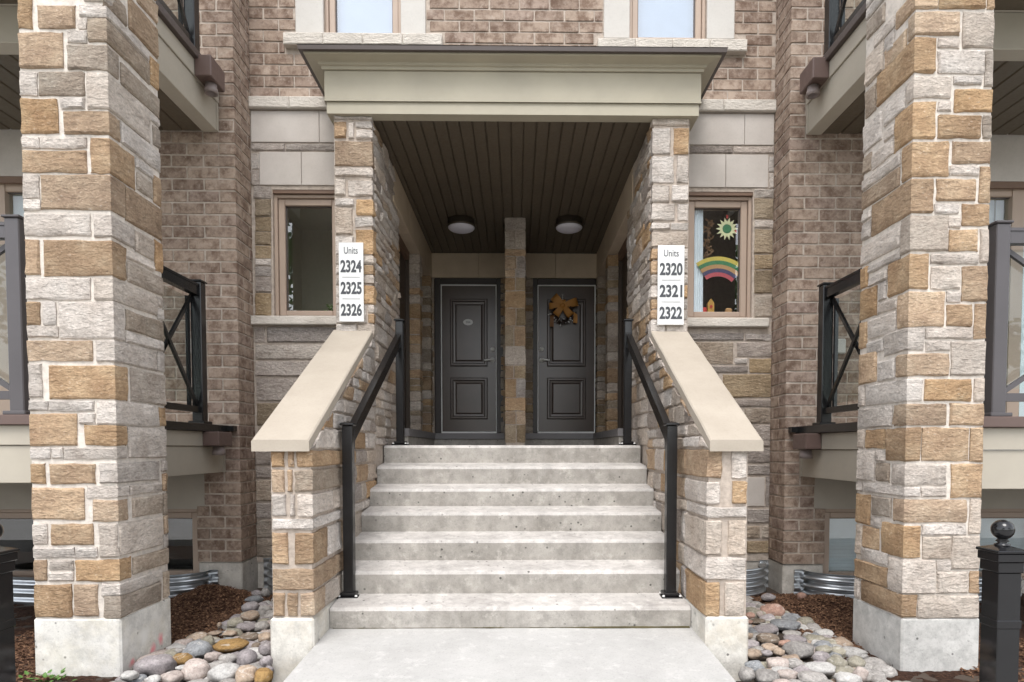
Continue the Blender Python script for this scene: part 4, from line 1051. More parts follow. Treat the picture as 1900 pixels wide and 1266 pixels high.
# ================================================================== brick bays with basement windows, one each side
def bay(s):
    xc = XCL if s < 0 else XCR
    lab = 'mauve brick bay wall beside the %s' % ('plain dark window' if s < 0 else 'rainbow window')
    t = thing('brick_bay', (xc, YA, 0), lab, 'wall')
    X = lambda px, py=900: PY(px, py, YA).x
    Zz = lambda py: PY(400 if s < 0 else 1500, py, YA).z
    xo = xc+s*.90                                        # brick ends here, glazed balcony wall beyond
    xl1 = X(380) if s < 0 else X(1511); xl2 = X(365) if s < 0 else X(1531)
    zf = Zz(1043) if s < 0 else Zz(1047)
    zp0, zp1 = Zz(945), Zz(872)
    box('wall_core', 'mortar', t, xc, xo, YA, YB+.25, zp1, TOP)
    box('wall_core', 'mortar', t, xc, xl1, YA, YB+.25, zp0, zp1)
    box('wall_core', 'mortar', t, xc, xl2, YA, YB+.25, zf, zp0)
    bk = Bricks(t, 17+s); z = zf+.004; row = 0
    while z < TOP-.05:
        z0, z1 = z, z+CO-MJ; end = xo if z > zp1-.05 else (xl1 if z > zp0-.05 else xl2)
        fl, sl_ = (.118, BL-MJ) if row % 2 else (BL-MJ, .118)
        P = .006
        bk.box(xc-s*P, xc+s*(fl), YA-P, YA+sl_, z0, z1)
        u = fl+MJ
        while u < abs(end-xc)-.02:
            wd = min(BL-MJ, abs(end-xc)-u)
            bk.box(xc+s*u, xc+s*(u+wd), YA-P, YA+.06, z0, z1); u += BL
        y = YA+sl_+MJ
        if YB-.012-y > .03: bk.box(xc-s*P, xc+s*.06, y, YB-.008, z0, z1)
        z += CO; row += 1
    bk.flush(key=lambda d: d[4]+abs(d[0]-xc)*.2)
    # foundation, panel and basement window
    mb = MB(); mb.rbox(xc+s*-.002, xl2, YA+.008, YB+.2, -.6, zf-.006, .008); mb.build('foundation', 'found_marked' if s < 0 else 'found', t)
    far = s*5.2
    box('stucco_panel', 'stucco', t, xl1+s*.004, far, YA+.01, YA+.1, zp0, zp1+.1)
    wz0, wz1 = zf-.14, zp0-.002
    wo = xl2+s*1.9
    w_, ii = window(t, min(xl2, wo), max(xl2, wo), wz0, wz1, YA+.05, 'glass', .05, 'frame', name='basement_window')
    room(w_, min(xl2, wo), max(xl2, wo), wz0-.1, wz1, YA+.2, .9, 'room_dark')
    if s > 0:
        mb = MB(); zz = ii[2]
        while zz < ii[3]-.03: mb.add([(ii[0], ii[4]+.045, zz), (ii[1], ii[4]+.045, zz), (ii[1], ii[4]+.03, zz+.032), (ii[0], ii[4]+.03, zz+.032)], [(0, 1, 2, 3)]); zz += .03
        mb.build('pale_slats', 'pale_slats', w_)
    box('foundation', 'found', t, xl2+s*.002, far, YA+.02, YA+.2, -.6, wz0-.001)
    box('foundation', 'found', t, wo+s*.001, far, YA+.021, YA+.2, wz0, wz1)
    # glazed balcony walls, lower and upper
    for q in (0, 1):
        zd = (1.2, 3.95)[q]; zh = (3.24, 5.4)[q]
        w0, w1 = xo+s*.02, xo+s*2.0
        pw, jj = window(t, min(w0, w1), max(w0, w1), zd, zh, YA+.04, 'glass_patio', .07, 'frame', name='patio_door')
        vb = MB(); xv = jj[0]
        while xv < jj[1]-.08: vb.add([(xv, YA+.20, zd+.03), (xv+.085, YA+.225, zd+.03), (xv+.085, YA+.225, zh-.06), (xv, YA+.20, zh-.06)], [(0, 1, 2, 3)]); xv += .082
        vb.build('vertical_blind', 'pale_slats', pw)
        xm = (w0+w1)/2
        box('mullion', 'frame', pw, xm-.05, xm+.05, YA+.05, YA+.13, zd+.02, zh-.035)
        room(pw, min(w0, w1), max(w0, w1), zd-.1, zh, YA+.3, 1.6, 'room')
        box('header_panel', 'lime', t, xo+s*.002, far, YA+.012, YA+.2, zh+.002, zh+.45)
        if q == 0: box('door_head', 'frame_dark', t, min(w0, w1), max(w0, w1), YA+.011, YA+.039, zh-.05, zh)
        box('side_panel', 'stucco', t, w1+s*.002, far, YA+.013, YA+.2, zd-.3, zh)
    return t
bay(-1); bay(1)
# ================================================================== balconies
def balcony(s, lvl):
    side = 'plain dark window' if s < 0 else 'rainbow window'
    lab = ('%s balcony with taupe beam and glass railing on the side of the %s' % (('lower', 'upper')[lvl], side))
    if lvl == 0: bx, ys_ = (419, (876, 828, 803, 790)) if s < 0 else (1483, (884, 834, 806, 792))
    else: bx, ys_ = (406, (247, 194, 166, 152)) if s < 0 else (1495, (252, 198, 170, 156))
    xb = PY(bx, ys_[0], YA).x
    zb, zc, zt, zk = [PY(bx, y, YA).z for y in ys_]
    t = thing('balcony', (xb+s*.5, 4.3, zb), lab, 'balcony')
    ye = YA-.012
    yfr = 3.42 if lvl == 0 else 3.93
    far = s*5.2
    def sx(a, b): return (xb+s*a, xb+s*b)
    # side beam: two boards and a dark cap
    box('beam_board', 'beam', t, *sx(0, .12), yfr, ye, zb, zc-.002, b=.003)
    box('beam_board', 'beam', t, *sx(-.012, .12), yfr-.012, ye, zc, zt, b=.003)
    box('trim_strip', 'beam', t, *sx(-.006, -.0005), ye-.03, ye, zb, zc-.002)
    box('edge_cap', 'black' if lvl == 0 else 'drip', t, *sx(-.045, .14), yfr-.045, ye, zt+.001, zk, b=.004)
    if lvl == 0: box('ledger_flashing', 'black', t, *sx(-.10, -.046), ye-.06, ye+.004, zt+.012, zk-.004)
    # front beam
    box('beam_board', 'beam', t, *sx(.121, 0), yfr, yfr+.12, zb, zc-.002) if False else None
    mb = MB(); mb.rbox(xb+s*.1205, far, yfr, yfr+.12, zb, zc-.002, .003); mb.build('beam_board', 'beam', t)
    mb = MB(); mb.rbox(xb+s*.1205, far, yfr-.012, yfr+.12, zc, zt, .003); mb.build('beam_board', 'beam', t)
    mb = MB(); mb.rbox(xb+s*.1405, far, yfr-.045, yfr+.14, zt+.001, zk, .004); mb.build('edge_cap', 'brown_metal', t)
    # deck and soffit boards
    box('deck', 'stucco', t, xb+s*.13, far, yfr+.13, YA, zc, zt)
    so_ = box('soffit', 'soffit', t, xb+s*.12, far, yfr+.12, ye, zb+.03, zb+.05)
    x = .122
    while x < 2.8:
        box('soffit_board', 'soffit', so_, xb+s*(x+.004), xb+s*(x+.146), yfr+.12, ye, zb+.008, zb+.0295, b=.006); x += .15
    if lvl == 1:
        f_ = box('front_soffit', 'soffit', t, xb+s*.01, far, 3.2, yfr-.013, zc+.001, zc+.03)
    # railings
    H = zk+1.045
    def railing(p, q, posts, xbrace, tall=0):
        """rail from p to q (plan points), posts at given fractions"""
        p = Vector((p[0], p[1], 0)); q = Vector((q[0], q[1], 0)); d = q-p; n = Vector((0, 0, 1)).cross(d.normalized())*s
        mat = 'black' if xbrace == 'side' else 'greypost'
        V = lambda f, z, o=0: Vector((p.x+d.x*f+n.x*o, p.y+d.y*f+n.y*o, z))
        for f in posts:
            c = V(f, 0)
            mb = MB(); mb.rbox(c.x-.04, c.x+.04, c.y-.04, c.y+.04, zk, H+.02, .005); po_ = mb.build('post', mat, t)
            mb = MB(); mb.rbox(c.x-.05, c.x+.05, c.y-.05, c.y+.05, H+.0205, H+.034, .004); mb.build('post_cap', mat, po_)
            mb = MB(); mb.rbox(c.x-.062, c.x+.062, c.y-.062, c.y+.062, zk+.0005, zk+.022, .004); mb.build('post_base', mat, po_)
        e0, e1 = .04/d.length, 1-.04/d.length
        mb = MB(); mb.bar(V(e0, H-.05), V(e1, H-.05), .05, .065); mb.build('top_rail', mat, t)
        mb = MB(); mb.bar(V(e0, H-.008), V(e1, H-.008), .06, .017); mb.build('rail_cap', mat, t)
        zl = zk+.11
        mb = MB(); mb.bar(V(e0, zl), V(e1, zl), .04, .045); mb.build('bottom_rail', mat, t)
        mb = MB(); mb.bar(V(e0, zl+.025), V(e1, H-.085), .020, .026); mb.build('brace', mat, t)
        mb = MB(); mb.bar(V(e0, H-.085, .030), V(e1, zl+.025, .030), .020, .026); mb.build('brace', mat, t)
        mb = MB(); mb.bar(V(e0+.02, (zl+H)/2-.02, .052), V(e1-.02, (zl+H)/2-.02, .052), .008, H-zl-.15)
        mb.build('glass_panel', 'glass_clear', t)
        for f in (e0+.018, e1-.018):
            mb = MB(); mb.bar(V(f, zl+.03, .052), V(f, H-.09, .052), .018, .03, Vector((1, .3, 0))); mb.build('glass_channel', mat, t)
    xp = xb+s*.05
    railing((xp, 4.72), (xp, 3.95 if lvl == 0 else 4.02), (0, 1), 'side')
    if lvl == 0: 
        p0 = PY(37, 600, yfr+.03).x if s < 0 else PY(1848, 600, yfr+.03).x
        railing((p0, yfr+.03), (p0+s*1.3, yfr+.03), (0, 1), 'front')
    # drain scupper with its spout
    y0, y1 = (4.62, 4.84)
    zsc = zc+.0 if lvl == 0 else zc-.005
    b_ = MB(); b_.rbox(*sx(-.135, -.013), y0, y1, zsc, zt-.002 if lvl == 0 else zt+.03, .006); sc_ = b_.build('scupper_box', 'brown_metal', t)
    mb = MB(); c = (xb-s*.08, (y0+y1)/2, zsc); mb.lathe(c, [(.042, .0), (.042, -.03), (.047, -.034), (.047, -.07), (.036, -.07), (.036, -.02)], 20); mb.build('spout', 'pipe', sc_, True)
    # junction box on the wall seen through the glass
    if lvl == 0:
        mb = MB(); q_ = PY(361 if s < 0 else 1553, 644, YA); x_ = q_.x; mb.rbox(x_-.05, x_+.05, YA-.05, YA-.004, q_.z-.06, q_.z+.06, .008); o = mb.build('outlet_box', 'lime_white', None)
        tag(o, 'small white outlet box on the brick behind the glass railing, near the %s' % side, 'outlet')
for s in (-1, 1):
    for l_ in (0, 1): balcony(s, l_)

# ================================================================== stair handrails
def handrail(s):
    lab = 'black metal stair handrail on the side of the %s' % ('door with the oval plaque' if s < 0 else 'door with the bow wreath')
    lx = 649 if s < 0 else 1243; ux = 744 if s < 0 else 1163
    p0 = PZ(lx, 1106, .14); p1 = PZ(ux, 823, 1.10) if False else PY(ux, 815, 5.32)
    x0, x1 = p0.x, p1.x; y0, y1 = p0.y, 5.30
    t = thing('stair_handrail', ((x0+x1)/2, (y0+y1)/2, .14), lab, 'handrail')
    ht = [PY(lx+(4 if s < 0 else 0), 790, y0).z, PY(ux, 597, y1).z]
    for (x, y, zb, zt) in ((x0, y0, .13, ht[0]), (x1, y1, 1.1, ht[1])):
        mb = MB(); mb.rbox(x-.032, x+.032, y-.032, y+.032, zb, zt, .005); p = mb.build('post', 'black', t)
        mb = MB(); mb.rbox(x-.043, x+.043, y-.043, y+.043, zt+.0005, zt+.014, .004)
        mb.add([(x-.04, y-.04, zt+.0142), (x+.04, y-.04, zt+.0142), (x+.04, y+.04, zt+.0142), (x-.04, y+.04, zt+.0142), (x, y, zt+.028)], [(0, 1, 4), (1, 2, 4), (2, 3, 4), (3, 0, 4)]); mb.build('post_cap', 'black', p)
        mb = MB(); mb.rbox(x-.066, x+.066, y-.066, y+.066, zb+.002, zb+.018, .004); mb.rbox(x-.05, x+.05, y-.05, y+.05, zb+.0181, zb+.04, .006); mb.build('base_plate', 'black', p)
        mb = MB()
        for a in (-1, 1):
            for b in (-1, 1): mb.lathe((x+a*.053, y+b*.053, zb+.018), [(.008, 0), (.008, .008), (.004, .01)], 8)
        mb.build('bolts', 'steel', p)
    za = ht[0]-.05; zb_ = ht[1]-.13
    d = Vector((x1-x0, y1-y0, 0)).normalized()*.037
    a, b = Vector((x0, y0, za))+d, Vector((x1, y1, zb_))-d
    mb = MB(); mb.bar(a, b, .046, .05); mb.build('top_rail', 'black', t)
    lo = Vector((0, 0, -.062)); mb = MB(); mb.bar(a+lo, b+lo, .032, .030); mb.build('lower_rail', 'black', t)
    box('bracket', 'black', t, b.x-.03, b.x+.03, b.y-.012, b.y+.002, b.z-.10, b.z+.03, b=.003)
    box('bracket', 'black', t, a.x-.03, a.x+.03, a.y-.002, a.y+.012, a.z-.10, a.z+.03, b=.003)
handrail(-1); handrail(1)

# ================================================================== lettering
def text(body, wd, ht, x, z, y, parent, name, bold=0, mat='ink'):
    size = .1
    cu = bpy.data.curves.new('t', 'FONT'); cu.body = body; cu.size = size; cu.align_x = 'CENTER'; cu.align_y = 'CENTER'; cu.extrude = .0015; cu.offset = bold; cu.resolution_u = 4
    o = bpy.data.objects.new('t', cu); col.objects.link(o); dg = bpy.context.evaluated_depsgraph_get(); dg.update()
    me = bpy.data.meshes.new_from_object(o.evaluated_get(dg)); bpy.data.objects.remove(o); bpy.data.curves.remove(cu)
    xs_ = [v.co.x for v in me.vertices]; zs_ = [v.co.y for v in me.vertices]
    cx_, cy_ = (min(xs_)+max(xs_))/2, (min(zs_)+max(zs_))/2
    sx, sz_ = wd/(max(xs_)-min(xs_)), ht/(max(zs_)-min(zs_))
    for v in me.vertices: v.co = ((v.co.x-cx_)*sx+x, y-v.co.z*.8, (v.co.y-cy_)*sz_+z)
    me.materials.clear(); o = link(name, me, mat, parent); return o
def unit_sign(px0, px1, py0, py1, nums):
    y = YP-.045
    a, b = PY(px0, py0, y), PY(px1, py1, y)
    W_, H_ = b.x-a.x, a.z-b.z; cx_ = (a.x+b.x)/2
    t = thing('unit_sign', (cx_, y, b.z), 'white sign reading %s' % ('Units 2324, 2325 and 2326, beside the plain dark window' if nums[0] == '2324' else 'Units 2320, 2321 and 2322, beside the rainbow window'), 'sign')
    mb = MB(); mb.rbox(a.x, b.x, y, y+.012, b.z, a.z, .002); mb.build('panel', 'sign', t)
    mb = MB()
    for zz in (.2, .8): mb.box(cx_-.06, cx_+.06, y+.0121, YP+.02, b.z+H_*zz-.01, b.z+H_*zz+.01)
    mb.build('standoff', 'sign', t)
    F_ = lambda f: a.z-H_*f
    text('Units', W_*.56, H_*.085, cx_, F_(.10), y-.0005, t, 'lettering', .0002)
    for k, n in enumerate(nums):
        text(n, W_*.86, H_*.158, cx_, F_(.30+.275*k), y-.0005, t, 'number', .0036)
    for k in (0, 1): box('rule', 'ink', t, cx_-W_*.36, cx_+W_*.36, y-.0015, y-.0003, F_(.4375+.275*k)-.0015, F_(.4375+.275*k)+.0015)
unit_sign(628, 675, 450, 597, ['2324', '2325', '2326'])
unit_sign(1221, 1269, 455, 603, ['2320', '2321', '2322'])
# oval number plaque on the plain door
c = PY(868.5, 598, YBK-.01); t = thing('number_plaque', (c.x, YBK, c.z), 'small white oval number plaque on the dark door', 'plaque')
mb = MB(); n = 32
for rr, yy in ((1, -.002), (1, -.010), (.9, -.012)): mb.v += [(c.x+.066*rr*math.cos(2*math.pi*k/n), YBK+yy, c.z+.041*rr*math.sin(2*math.pi*k/n)) for k in range(n)]
mb.f = [(k, (k+1) % n, n+(k+1) % n, n+k) for k in range(n)]+[(n+k, n+(k+1) % n, 2*n+(k+1) % n, 2*n+k) for k in range(n)]+[tuple(range(2*n, 3*n))]
mb.build('plate', 'sign', t); text('2326', .062, .026, c.x, c.z, YBK-.013, t, 'number', .001)

# ================================================================== bow wreath
C = PY(1044, 577, YBK-.05); cx, cy, cz = C.x, YBK-.05, C.z
wr = thing('bow_wreath', (cx, cy, cz), 'orange bow wreath with dark silver-tipped sprigs hanging on a door', 'wreath')
rng = random.Random(5); mb = MB(); mw = MB()
wz_ = cz-.02
for k in range(230):
    a = rng.uniform(0, 6.283); r_w = rng.gauss(.105, .022); b0 = Vector((cx+.0+r_w*math.cos(a), cy-rng.uniform(-.02, .04), wz_-.03+r_w*.8*math.sin(a)))
    d = Vector((math.cos(a+rng.uniform(-.9, .9)), rng.uniform(-.8, .1), math.sin(a+rng.uniform(-.9, .9)))).normalized()*rng.uniform(.025, .05); e = d.cross(Vector((0, 1, .3))).normalized()*.009
    tgt = mw if (rng.random() < .22 and math.sin(a) < .2) else mb
    tgt.add([b0, b0+d*.5+e, b0+d, b0+d*.5-e], [(0, 1, 2, 3)])
mb.build('sprigs', 'foil', wr); mw.build('silver_tips', 'foil_white', wr)
mb = MB(); mb.tube([(cx+.1*math.cos(a), cy+.01, wz_-.03+.08*math.sin(a)) for a in [2*math.pi*k/24 for k in range(25)]], .022, 8); mb.build('ring', 'foil', wr)
def loop(ang, ln, wd, mat):
    mb = MB(); n = 12; c0 = Vector((cx, cy-.05, cz+.055)); u = Vector((math.cos(ang), 0, math.sin(ang))); v = Vector((-math.sin(ang), 0, math.cos(ang)))
    vs = []
    for k in range(n+1):
        t_ = k/n; a = 2*math.pi*t_
        rad = ln*(1-math.cos(a))/2; dep = -.035*math.sin(a); wk_ = wd*(.25+.75*math.sin(math.pi*t_))
        vs += [c0+u*rad+Vector((0, dep, 0))+v*wk_/2, c0+u*rad+Vector((0, dep-.006, 0))-v*wk_/2]
    mb.add(vs, [(2*k, 2*k+1, 2*k+3, 2*k+2) for k in range(n)]); mb.build('bow_loop', mat, wr, True)
for ang, ln, wd_ in ((136, .175, .11), (182, .185, .08), (16, .20, .11), (232, .155, .095), (-52, .17, .095), (85, .08, .06)): loop(R(ang), ln, wd_, 'ribbon')
mb = MB(); mb.rbox(cx-.022, cx+.022, cy-.095, cy-.05, cz+.03, cz+.082, .012); mb.build('knot', 'ribbon', wr)
for dx, ln, mt in ((-.145, .26, 'ribbon_dark'), (.165, .21, 'ribbon')):
    mb = MB(); vs = []
    for k in range(9):
        f = k/8; xx = cx+dx*(min(1, f*2.2)); zz = cz+.05-ln*f*1.0; vs += [(xx-.026, cy-.03+.012*math.sin(f*7), zz), (xx+.026, cy-.035+.012*math.sin(f*7+.5), zz-.006)]
    mb.add(vs, [(2*k, 2*k+1, 2*k+3, 2*k+2) for k in range(8)]); mb.build('ribbon_tail', mt, wr, True)
mb = MB(); z0 = cz+.1
for k in range(5): mb.lathe((cx, cy+.02, z0+.028*k), [(.004, -.011), (.012, -.005), (.012, .005), (.004, .011)], 10)
mb.build('hanger_beads', 'foil_white', wr, True)

# ================================================================== black posts by the sidewalk
def newel(s):
    yq = 2.62
    xin = PY(30, 1120, yq+.11).x if s < 0 else PY(1852, 1120, yq).x
    cx = xin+s*.053; cy = yq+.053
    t = thing('newel_post', (cx, cy, gz(cy)), 'glossy black square post with ball finial in front of the %s pillar' % ('pink-marked' if s < 0 else 'clean-based'), 'post')
    Zq = lambda py: PY(1860, py, yq).z
    zt = Zq(1046)
    def sq(n_, h, z0, z1, b=.003): 
        mb = MB(); mb.rbox(cx-h, cx+h, cy-h, cy+h, z0, z1, b); return mb.build(n_, 'gloss_black', t)
    sq('shaft', .05, -.4, Zq(1064))
    sq('collar', .056, Zq(1064), Zq(1044)); sq('collar', .054, Zq(1168), Zq(1152))
    cp = sq('cap', .063, Zq(1044)+.0005, Zq(1028)); 
    mb = MB(); z = Zq(1028)+.0005; h = .068; mb.rbox(cx-h, cx+h, cy-h, cy+h, z, z+.014, .003)
    z2 = z+.0142; mb.add([(cx-.064, cy-.064, z2), (cx+.064, cy-.064, z2), (cx+.064, cy+.064, z2), (cx-.064, cy+.064, z2), (cx, cy, z2+.022)], [(0, 1, 4), (1, 2, 4), (2, 3, 4), (3, 0, 4)]); mb.build('cap_plate', 'gloss_black', cp)
    r = .044; zc = z2+.02+.02+r
    prof = [(.03, z2+.012-zc), (.03, z2+.02-zc), (.016, z2+.026-zc), (.026, z2+.034-zc), (.018, z2+.042-zc)]+[(r*math.cos(a), r*math.sin(a)) for a in [R(-62+152*k/12) for k in range(12)]]+[(.002, r)]
    mb = MB(); mb.lathe((cx, cy, zc), prof, 28); mb.build('ball_finial', 'gloss_black', t, True)
newel(-1); newel(1)

# ================================================================== corrugated window wells
def well(cx, yw, rad, dep, z0, z1, lab, squash=1.0):
    t = thing('window_well', (cx, yw, z0), lab, 'window well', 'corrugated window wells')
    mb = MB(); n = 40; m_ = 40; vs = []
    for i in range(n+1):
        a = math.pi*i/n
        for k in range(m_+1):
            z = z0+(z1-z0)*k/m_; rr = 1+.03*math.cos(2*math.pi*(z-z0)/.066)
            vs.append((cx-rad*rr*math.cos(a), yw-dep*rr*math.sin(a)**.8, z))
    w1 = m_+1
    mb.add(vs, [(i*w1+k, (i+1)*w1+k, (i+1)*w1+k+1, i*w1+k+1) for i in range(n) for k in range(m_)])
    mb.build('corrugated_shell', 'galv', t, True)
    for sgn in (-1, 1):
        vs = []; m2 = 40
        for k in range(m2+1):
            z = z0+(z1-z0)*k/m2; off = .008*math.cos(2*math.pi*(z-z0)/.066)
            for xx in (rad, rad+.075): vs.append((cx+sgn*xx, yw-.014+off, z))
        mb = MB(); mb.add(vs, [(2*k, 2*k+1, 2*k+3, 2*k+2) for k in range(m2)]); mb.build('flange', 'galv', t, True)
zz = lambda py, y=YA: PY(950, py, y).z
xa, xb_ = PY(388, 1070, YA).x, PY(1490, 1070, YA).x
well(xa-.87, YA+.008, .87, .30, -.3, zz(1056), 'curved corrugated steel window well behind the pink-marked pillar')
well(xb_+.87, YA+.008, .87, .34, -.3, zz(1058), 'curved corrugated steel window well behind the clean-based pillar')
xq = PY(1413, 1080, YB).x
well(xq-.42, YB+.006, .40, .44, -.3, zz(1040, YB), 'narrow corrugated window well behind the stair wall, below the rainbow window')
xq = PY(489, 1060, YB).x
well(xq+.46, YB+.006, .38, .40, -.3, zz(1034, YB), 'narrow corrugated window well behind the stair wall, below the plain window')

# ================================================================== mulch beds
def mulch(s):
    rng = random.Random(31+s); mb = MB()
    mnd = PY(392, 1100, 4.75) if s < 0 else PY(1545, 1125, 4.6)
    def h(x, y):
        d = math.hypot(x-mnd.x, (y-mnd.y)*1.2); z = GZ+.004+.10*math.exp(-(d/.26)**2)*(1.35 if s < 0 else .7)
        return z+.018*noise.noise(Vector((x*9, y*9, 0)))+.010*noise.noise(Vector((x*27, y*27, 2)))
    # bed polygon: beside and behind the pillar, out to the frame edge
    xi = s*1.80
    nx, ny = 100, 90; X0, X1 = xi, s*4.6; Y0, Y1 = 2.6, YA+.02
    vs = []
    for i in range(nx+1):
        for j in range(ny+1):
            x = X0+(X1-X0)*(i/nx); y = Y0+(Y1-Y0)*j/ny; vs.append((x, y, h(x, y) if j > 0 else gz(2.6)))
    fs = [(i*(ny+1)+j, (i+1)*(ny+1)+j, (i+1)*(ny+1)+j+1, i*(ny+1)+j+1) for i in range(nx) for j in range(ny)]
    mb.add(vs, fs)
    o = mb.build('mulch_bed', 'mulch', None, True); tag(o, 'dark wood mulch around the %s pillar' % ('pink-marked' if s < 0 else 'clean-based'), 'mulch', kind='stuff')
    ch = MB()
    for k in range(13000):
        if k < 10000: x = s*rng.uniform(1.82, 2.75) if rng.random() < .75 else s*rng.uniform(2.6, 3.2); y = rng.uniform(3.6, 5.0)
        else: x = s*rng.uniform(2.4, 3.4); y = rng.uniform(2.7, 3.8)
        if s*x < s*xi: continue
        z = h(x, y)+rng.uniform(.0, .012); a = rng.uniform(0, 6.28); L_ = rng.uniform(.008, .026); w_ = rng.uniform(.002, .005); el = rng.uniform(-.5, .5)
        d = Vector((math.cos(a)*math.cos(el), math.sin(a)*math.cos(el), math.sin(el))); e = d.cross(Vector((0, 0, 1))).normalized()
        p = Vector((x, y, z)); u = Vector((0, 0, .003))
        ch.add([p-d*L_-e*w_, p+d*L_-e*w_, p+d*L_+e*w_, p-d*L_+e*w_, p+u*2], [(0, 1, 4), (1, 2, 4), (2, 3, 4), (3, 0, 4)])
    c = ch.build('mulch_chips', 'chip', None); tag(c, 'loose mulch chips scattered over the bed round the %s pillar' % ('pink-marked' if s < 0 else 'clean-based'), 'mulch', kind='stuff')
mulch(-1); mulch(1)

# ================================================================== river stones
def ico():
    import bmesh
    bm = bmesh.new(); bmesh.ops.create_icosphere(bm, subdivisions=3, radius=1)
    v = [x.co.copy() for x in bm.verts]; f = [tuple(y.index for y in x.verts) for x in bm.faces]; bm.free(); return v, f
IV, IF = ico()
PM = []
for i in range(14):
    rng = random.Random(100+i); off = Vector((rng.uniform(0, 50), rng.uniform(0, 50), rng.uniform(0, 50))); vs = []
    ex = rng.uniform(.75, 1.0)
    for v in IV:
        w_ = Vector((math.copysign(abs(v.x)**ex, v.x), math.copysign(abs(v.y)**ex, v.y), v.z))
        k = 1+.30*noise.noise(v*1.1+off)+.13*noise.noise(v*2.4+off)+.03*noise.noise(v*6+off); vs.append(w_*k)
    me = bpy.data.meshes.new('river_stone'); me.from_pydata(vs, [], IF); me.polygons.foreach_set('use_smooth', [True]*len(IF)); PM.append(me)
def pebble(x, y, z, rx, ry, rz, colr, rot, side, rng, tilt=0, small=False):
    me = PM[rng.randrange(len(PM))]
    o = bpy.data.objects.new('river_stone', me); col.objects.link(o)
    if not me.materials: me.materials.append(M['peb_gray'])
    o.material_slots[0].link = 'OBJECT'; o.material_slots[0].material = M['peb_'+colr]
    o.location = (x, y, z); o.scale = (rx, ry, rz); o.rotation_euler = (rng.uniform(-.15, .15), tilt, rot)
    cn = dict(gray='mid grey', pale='pale whitish', pink='pinkish white', ochre='ochre yellow', blue='blue grey', tan='tan', brown='dark brown', lav='lavender grey', olive='olive grey', rose='rose brown')[colr]
    where = 'the pink-marked pillar' if side < 0 else 'the clean-based pillar'
    sz = 'small' if small else ('large' if rx > .085 else ('flat' if rz < rx*.6 else 'medium'))
    ax = abs(x); wall = 1.43 if side < 0 else 1.36
    if y > 4.45: at = 'by the foundation behind %s' % where
    elif y > 3.85: at = 'at the mulch edge behind %s' % where
    elif ax-wall < .16: at = 'against the stair wall facing %s' % where
    elif 2.05-ax < .2: at = 'at the foot of %s' % where
    else: at = 'in the middle of the bed beside %s' % where
    tag(o, '%s %s river stone %s' % (sz, cn, at), 'stone', '%s %s stones %s' % (sz, cn, at))
LS = [(415,1105,340,200,'lav'),(190,1190,150,90,'pale'),(410,1225,120,80,'pale'),(570,1205,170,130,'pink'),(650,1050,180,110,'ochre'),(800,965,250,150,'blue'),(885,900,120,120,'olive'),(1085,925,290,100,'ochre'),(780,1150,260,200,'pink'),(1030,1170,260,200,'pale'),(1230,1190,200,180,'tan'),(1380,1200,170,150,'ochre'),(780,1260,220,60,'gray'),(1220,1040,200,160,'lav'),(1390,970,120,110,'lav'),(1400,1070,110,110,'lav'),(1060,1040,150,100,'gray'),(1390,860,130,100,'tan'),(1250,855,180,80,'brown'),(1225,765,170,90,'lav'),(1360,760,120,100,'gray'),(1125,735,130,110,'olive'),(1255,670,150,110,'tan'),(1260,595,150,110,'lav'),(1385,615,100,100,'gray'),(1290,525,150,80,'blue'),(1310,475,100,70,'lav'),(1390,470,80,100,'gray'),(985,745,40,90,'tan'),(630,970,80,50,'gray'),(945,820,120,50,'tan'),(1080,820,130,50,'tan'),(650,1120,100,35,'pale'),(980,890,90,40,'gray'),(930,1020,140,90,'pink'),(1420,1150,90,90,'lav'),(1310,930,90,60,'brown')]
RS = [(405,505,130,80,'lav'),(450,625,210,130,'rose'),(545,740,260,90,'blue'),(390,790,220,100,'lav'),(400,865,210,90,'brown'),(610,830,180,80,'gray'),(640,880,200,80,'lav'),(260,915,150,70,'lav'),(420,945,150,60,'tan'),(270,1000,170,90,'tan'),(390,995,110,70,'lav'),(500,985,100,70,'tan'),(680,970,260,160,'gray'),(880,1030,160,100,'lav'),(900,965,140,80,'olive'),(1010,1085,180,170,'olive'),(1185,1075,150,130,'olive'),(870,1130,260,110,'pale'),(640,1090,150,110,'gray'),(490,1080,220,120,'pink'),(290,1115,160,110,'blue'),(400,1195,230,110,'gray'),(220,1180,150,130,'gray'),(570,1180,180,110,'pink'),(790,1210,270,110,'gray'),(1110,1220,220,110,'pale'),(1220,1180,120,160,'pink'),(530,1250,160,60,'pink'),(920,1255,120,60,'gray'),(220,720,100,50,'rose'),(310,715,140,50,'brown'),(250,665,90,60,'rose'),(335,655,60,60,'pink'),(230,770,80,60,'gray'),(700,500,80,140,'rose'),(230,840,90,60,'tan'),(560,910,110,70,'rose'),(310,960,110,60,'gray'),(210,960,90,60,'lav')]
placed = []
